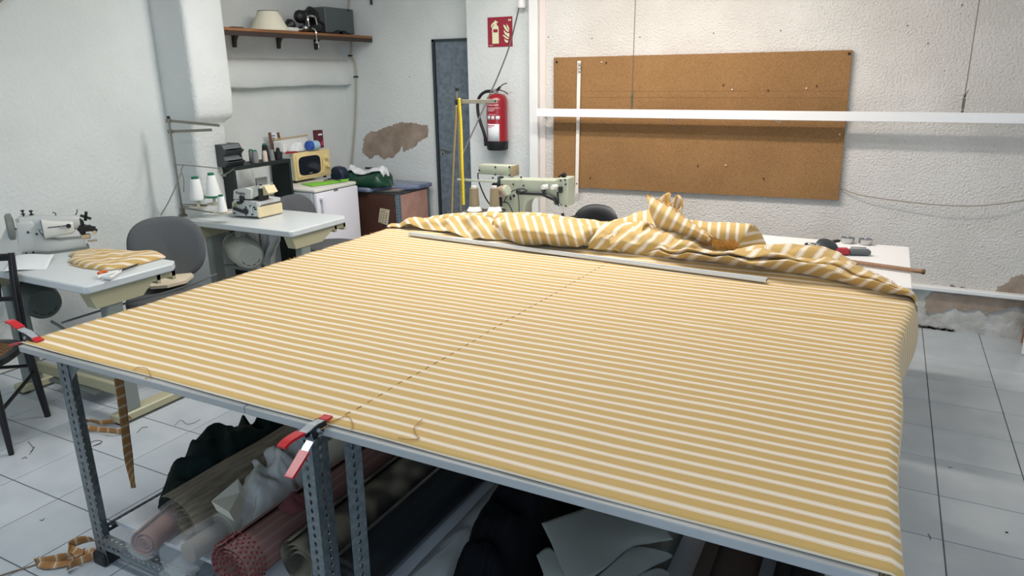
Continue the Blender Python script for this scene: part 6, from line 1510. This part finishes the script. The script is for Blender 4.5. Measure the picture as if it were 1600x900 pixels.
mt = thing('measuring_tape', 'yellow measuring tape hanging folded over the thread pole', 'measuring tape', P(716, 325, y=PY-.03))
def tape(px, w_, name, mat, yy):
    pts = catmull([P(a, c, y=yy) for a, c in px], 6); n = len(pts)-1
    return MB().grid(lambda u, v: pts[round(v*n)]+X*(u-.5)*w_+Y*.006*sin(v*6), 2, n).build(name, mat, mt, 180, thick=.001), pts
fr_, pts = tape([(717, 153), (718, 175), (719.5, 200), (721, 230), (722.5, 260), (724, 290), (724.5, 320)], .022, 'front_tail', m_yel, PY-.035)
tape([(713, 165), (711.5, 190), (709.5, 230), (708.5, 270), (707.5, 310), (706.5, 336)], .013, 'rear_tail', m_och, PY-.018)
b = MB(); L_ = 0; n = len(pts)
for k in range(0, 60):
    t_ = k/60*(n-1); i = int(t_); p = pts[i]+(pts[min(i+1, n-1)]-pts[i])*(t_-i)
    yy = p.y+.006*sin(k/60*6)
    b.bb((p.x-.011, yy-.0012, p.z-.0008), (p.x-.004 if k % 2 else p.x+.002, yy-.0006, p.z+.0008))
b.build('tick_marks', m_dark, fr_, 0)['kind'] = 'stuff'
# two taupe cones on dark trays
for lab, px in (('taupe thread cone on a dark tray, left of the pair before the sage machine', 741.5), ('taupe thread cone on a dark tray, right of the pair before the sage machine', 773)):
    yy = 3.98; base = P(px, 329, y=yy); sc_ = (P(px+10, 320, y=yy)-P(px, 320, y=yy)).length/10
    t = thing('thread_cone', lab, 'thread cone', base, 0, 'taupe cones by the sage machine')
    z1_ = P(px, 294, y=yy).z; z0_ = P(px, 322, y=yy).z
    b = MB(); b.lathe([(0, 0), (sc_*10.5, 0), (sc_*8, (z0_-base.z)*.7), (sc_*6.6, z0_-base.z), (0, z0_-base.z)], base, Z, 22); b.build('white_foot', m_white, t)
    b = MB(); b.lathe([(0, z0_-base.z+.0005), (sc_*7, z0_-base.z+.0005), (sc_*5.8, z1_-base.z), (sc_*4, z1_-base.z+.003), (0, z1_-base.z+.003)], base, Z, 22); b.build('wound_thread', m_tth, t, 40)
    b = MB(); b.lathe([(sc_*3.6, z1_-base.z+.0035), (sc_*3.8, z1_-base.z+.014), (0, z1_-base.z+.014)], base, Z, 14); b.build('cone_tip', m_white, t)
    tr_ = thing('thread_tray', 'dark round tray under the '+('left' if px < 760 else 'right')+' taupe thread cone', 'tray', (base.x, yy, tzr), 0, 'dark thread trays')
    b = MB(); b.lathe([(0, -.006), (sc_*15, -.004), (sc_*16, .003), (sc_*15, .0), (0, -.001)], base, Z, 26); b.build('dish', M('dark_steel_tray', (84, 84, 76), .4, .5), tr_)
    MB().cyl((base.x, yy, tzr), (base.x, yy, base.z-.006), .010).build('stem', m_stand, tr_)
# black stool back behind the table
st = thing('black_chair', 'black rounded chair back behind the rear table below the cork board', 'chair', (-1.78, 4.62, 0))
b = MB(); q = P(935, 340, y=4.62); n = 32
prof = [(0, .03), (.6, .03), (.92, .022), (1, .0), (.92, -.022), (.6, -.03), (0, -.03)]
vs = []
zc = P(935, 319, y=4.62).z-.17
for rq, d in prof:
    for k in range(n):
        a = 2*pi*k/n; vs.append(Vector((q.x+rq*.175*math.copysign(abs(cos(a))**.8, cos(a)), 4.62+d-.06*(cos(a)*rq)**2, zc+rq*.17*math.copysign(abs(sin(a))**.8, sin(a)))))
b.add(vs, [(i*n+k, i*n+(k+1) % n, (i+1)*n+(k+1) % n, (i+1)*n+k) for i in range(len(prof)-1) for k in range(n)]); b.build('backrest', M('black_leatherette', (26, 27, 30), .45), st, 60)
b = MB(); b.lathe([(0, 0), (.18, 0), (.2, .02), (.2, .05), (.17, .065), (0, .065)], (q.x, 4.86, .43), Z, 26); b.build('seat', M('black_leatherette', (26, 27, 30), .45), st)
MB().tube([(q.x, 4.80, .42), (q.x, 4.66, .43), (q.x, 4.62, .6), (q.x, 4.635, zc)], .014, 8).build('back_stem', m_dark, st)
for sx_ in (-1, 1):
    for sy_ in (-1, 1): MB().cyl((q.x+sx_*.12, 4.86+sy_*.12, .43), (q.x+sx_*.17, 4.86+sy_*.17, 0), .012, n=10).build('leg', m_dark, st)

# tools on the right of the rear table
T = lambda a, c, z=tzr: P(a, c, z=z)
t = thing('electric_cutter', 'grey and red handheld cutter lying on the white table', 'cutter', T(1325, 398))
q = [T(1292, 398), T(1304, 398), T(1360, 399), T(1360, 394)]
MB().bar(T(1302, 397.5)+Z*.018, T(1326, 398)+Z*.018, .05, .034, .008).build('red_collar', M('red_plastic', (164, 38, 50), .4), t)
MB().bar(T(1325.5, 398)+Z*.017, T(1359, 399)+Z*.017, .044, .030, .008).build('handle', M('grey_rubber', (92, 98, 100), .6), t)
b = MB(); b.lathe([(0, -.022), (.05, -.022), (.058, -.01), (.058, .012), (.04, .022), (0, .024)], T(1290, 397)+Z*.032, (.3, -.5, .8), 22); b.build('cutter_head', M('dark_grey_metal', (70, 78, 80), .35, .5), t)
b = MB(); b.bar(T(1284, 392)+Z*.04, T(1310, 390)+Z*.05, .022, .012, .003); b.build('trigger', m_dark, t)
b = MB(); b.bar(T(1328, 396)+Z*.034, T(1352, 397)+Z*.034, .012, .004); b.build('slide_switch', m_steel, t)
t = thing('tape_roll', 'dark roll of tape with a white core beside the cutter', 'tape roll', T(1270, 394))
c = T(1270, 393.5); b = MB(); b.lathe([(.022, .0), (.045, .0), (.045, .042), (.030, .042)], c, Z, 26); b.build('roll', m_dark, t)
b = MB(); b.lathe([(.020, .03), (.029, .03), (.029, .045), (.020, .045), (.020, .03)], c, Z, 24); b.build('core', m_white, t)
for lab, px, py in (('left of two small steel cups at the back edge of the white table', 1325, 376), ('right of two small steel cups at the back edge of the white table', 1352, 380)):
    c = T(px, py); c = Vector((c.x, tr.y-.03, tzr)); b = MB(); b.lathe([(.030, 0), (.033, .004), (.036, .03), (.034, .03), (.031, .006), (0, .005)], c, Z, 22)
    tag(b.build('steel_cup', m_steel, None), lab, 'cup', 'small steel cups')
a, c = P(1300, 405, z=tzr+.014), P(1441, 424.5, z=tzr+.014)
t = thing('wooden_rod', 'thin mottled wooden rod sticking out over the right edge of the white table', 'rod', (a+c)/2)
MB().cyl(a, c, .011, n=12).build('rod', M('mottled_wood', (176, 140, 108), .6, col2=(120, 84, 60), vscale=60, stretch=(2, 8, 8)), t)
MB().cyl(c, c+(c-a).normalized()*.012, .0125, n=12).build('end_cap', M('brass_cap', (120, 96, 60), .4, .6), t)
# board and card leaning at the right frame edge
b = MB(); q = P(1596, 555, y=5.02); b.box((q.x+.09, 5.05, .14), (.18, .012, .26), Matrix.Rotation(-.12, 3, 'X'))
tag(b.build('white_card', m_paper, None, 0), 'white card leaning low at the right frame edge', 'card')
b = MB(); q = P(1594, 530, y=5.28); b.box((q.x+.12, 5.26, .16), (.24, .016, .30), Matrix.Rotation(-.1, 3, 'X'))
tag(b.build('wooden_board', M('pinkish_wood', (168, 122, 102), .6, var=.1, vscale=8), None, 0), 'pinkish wooden board leaning on the wall at the right frame edge', 'board')
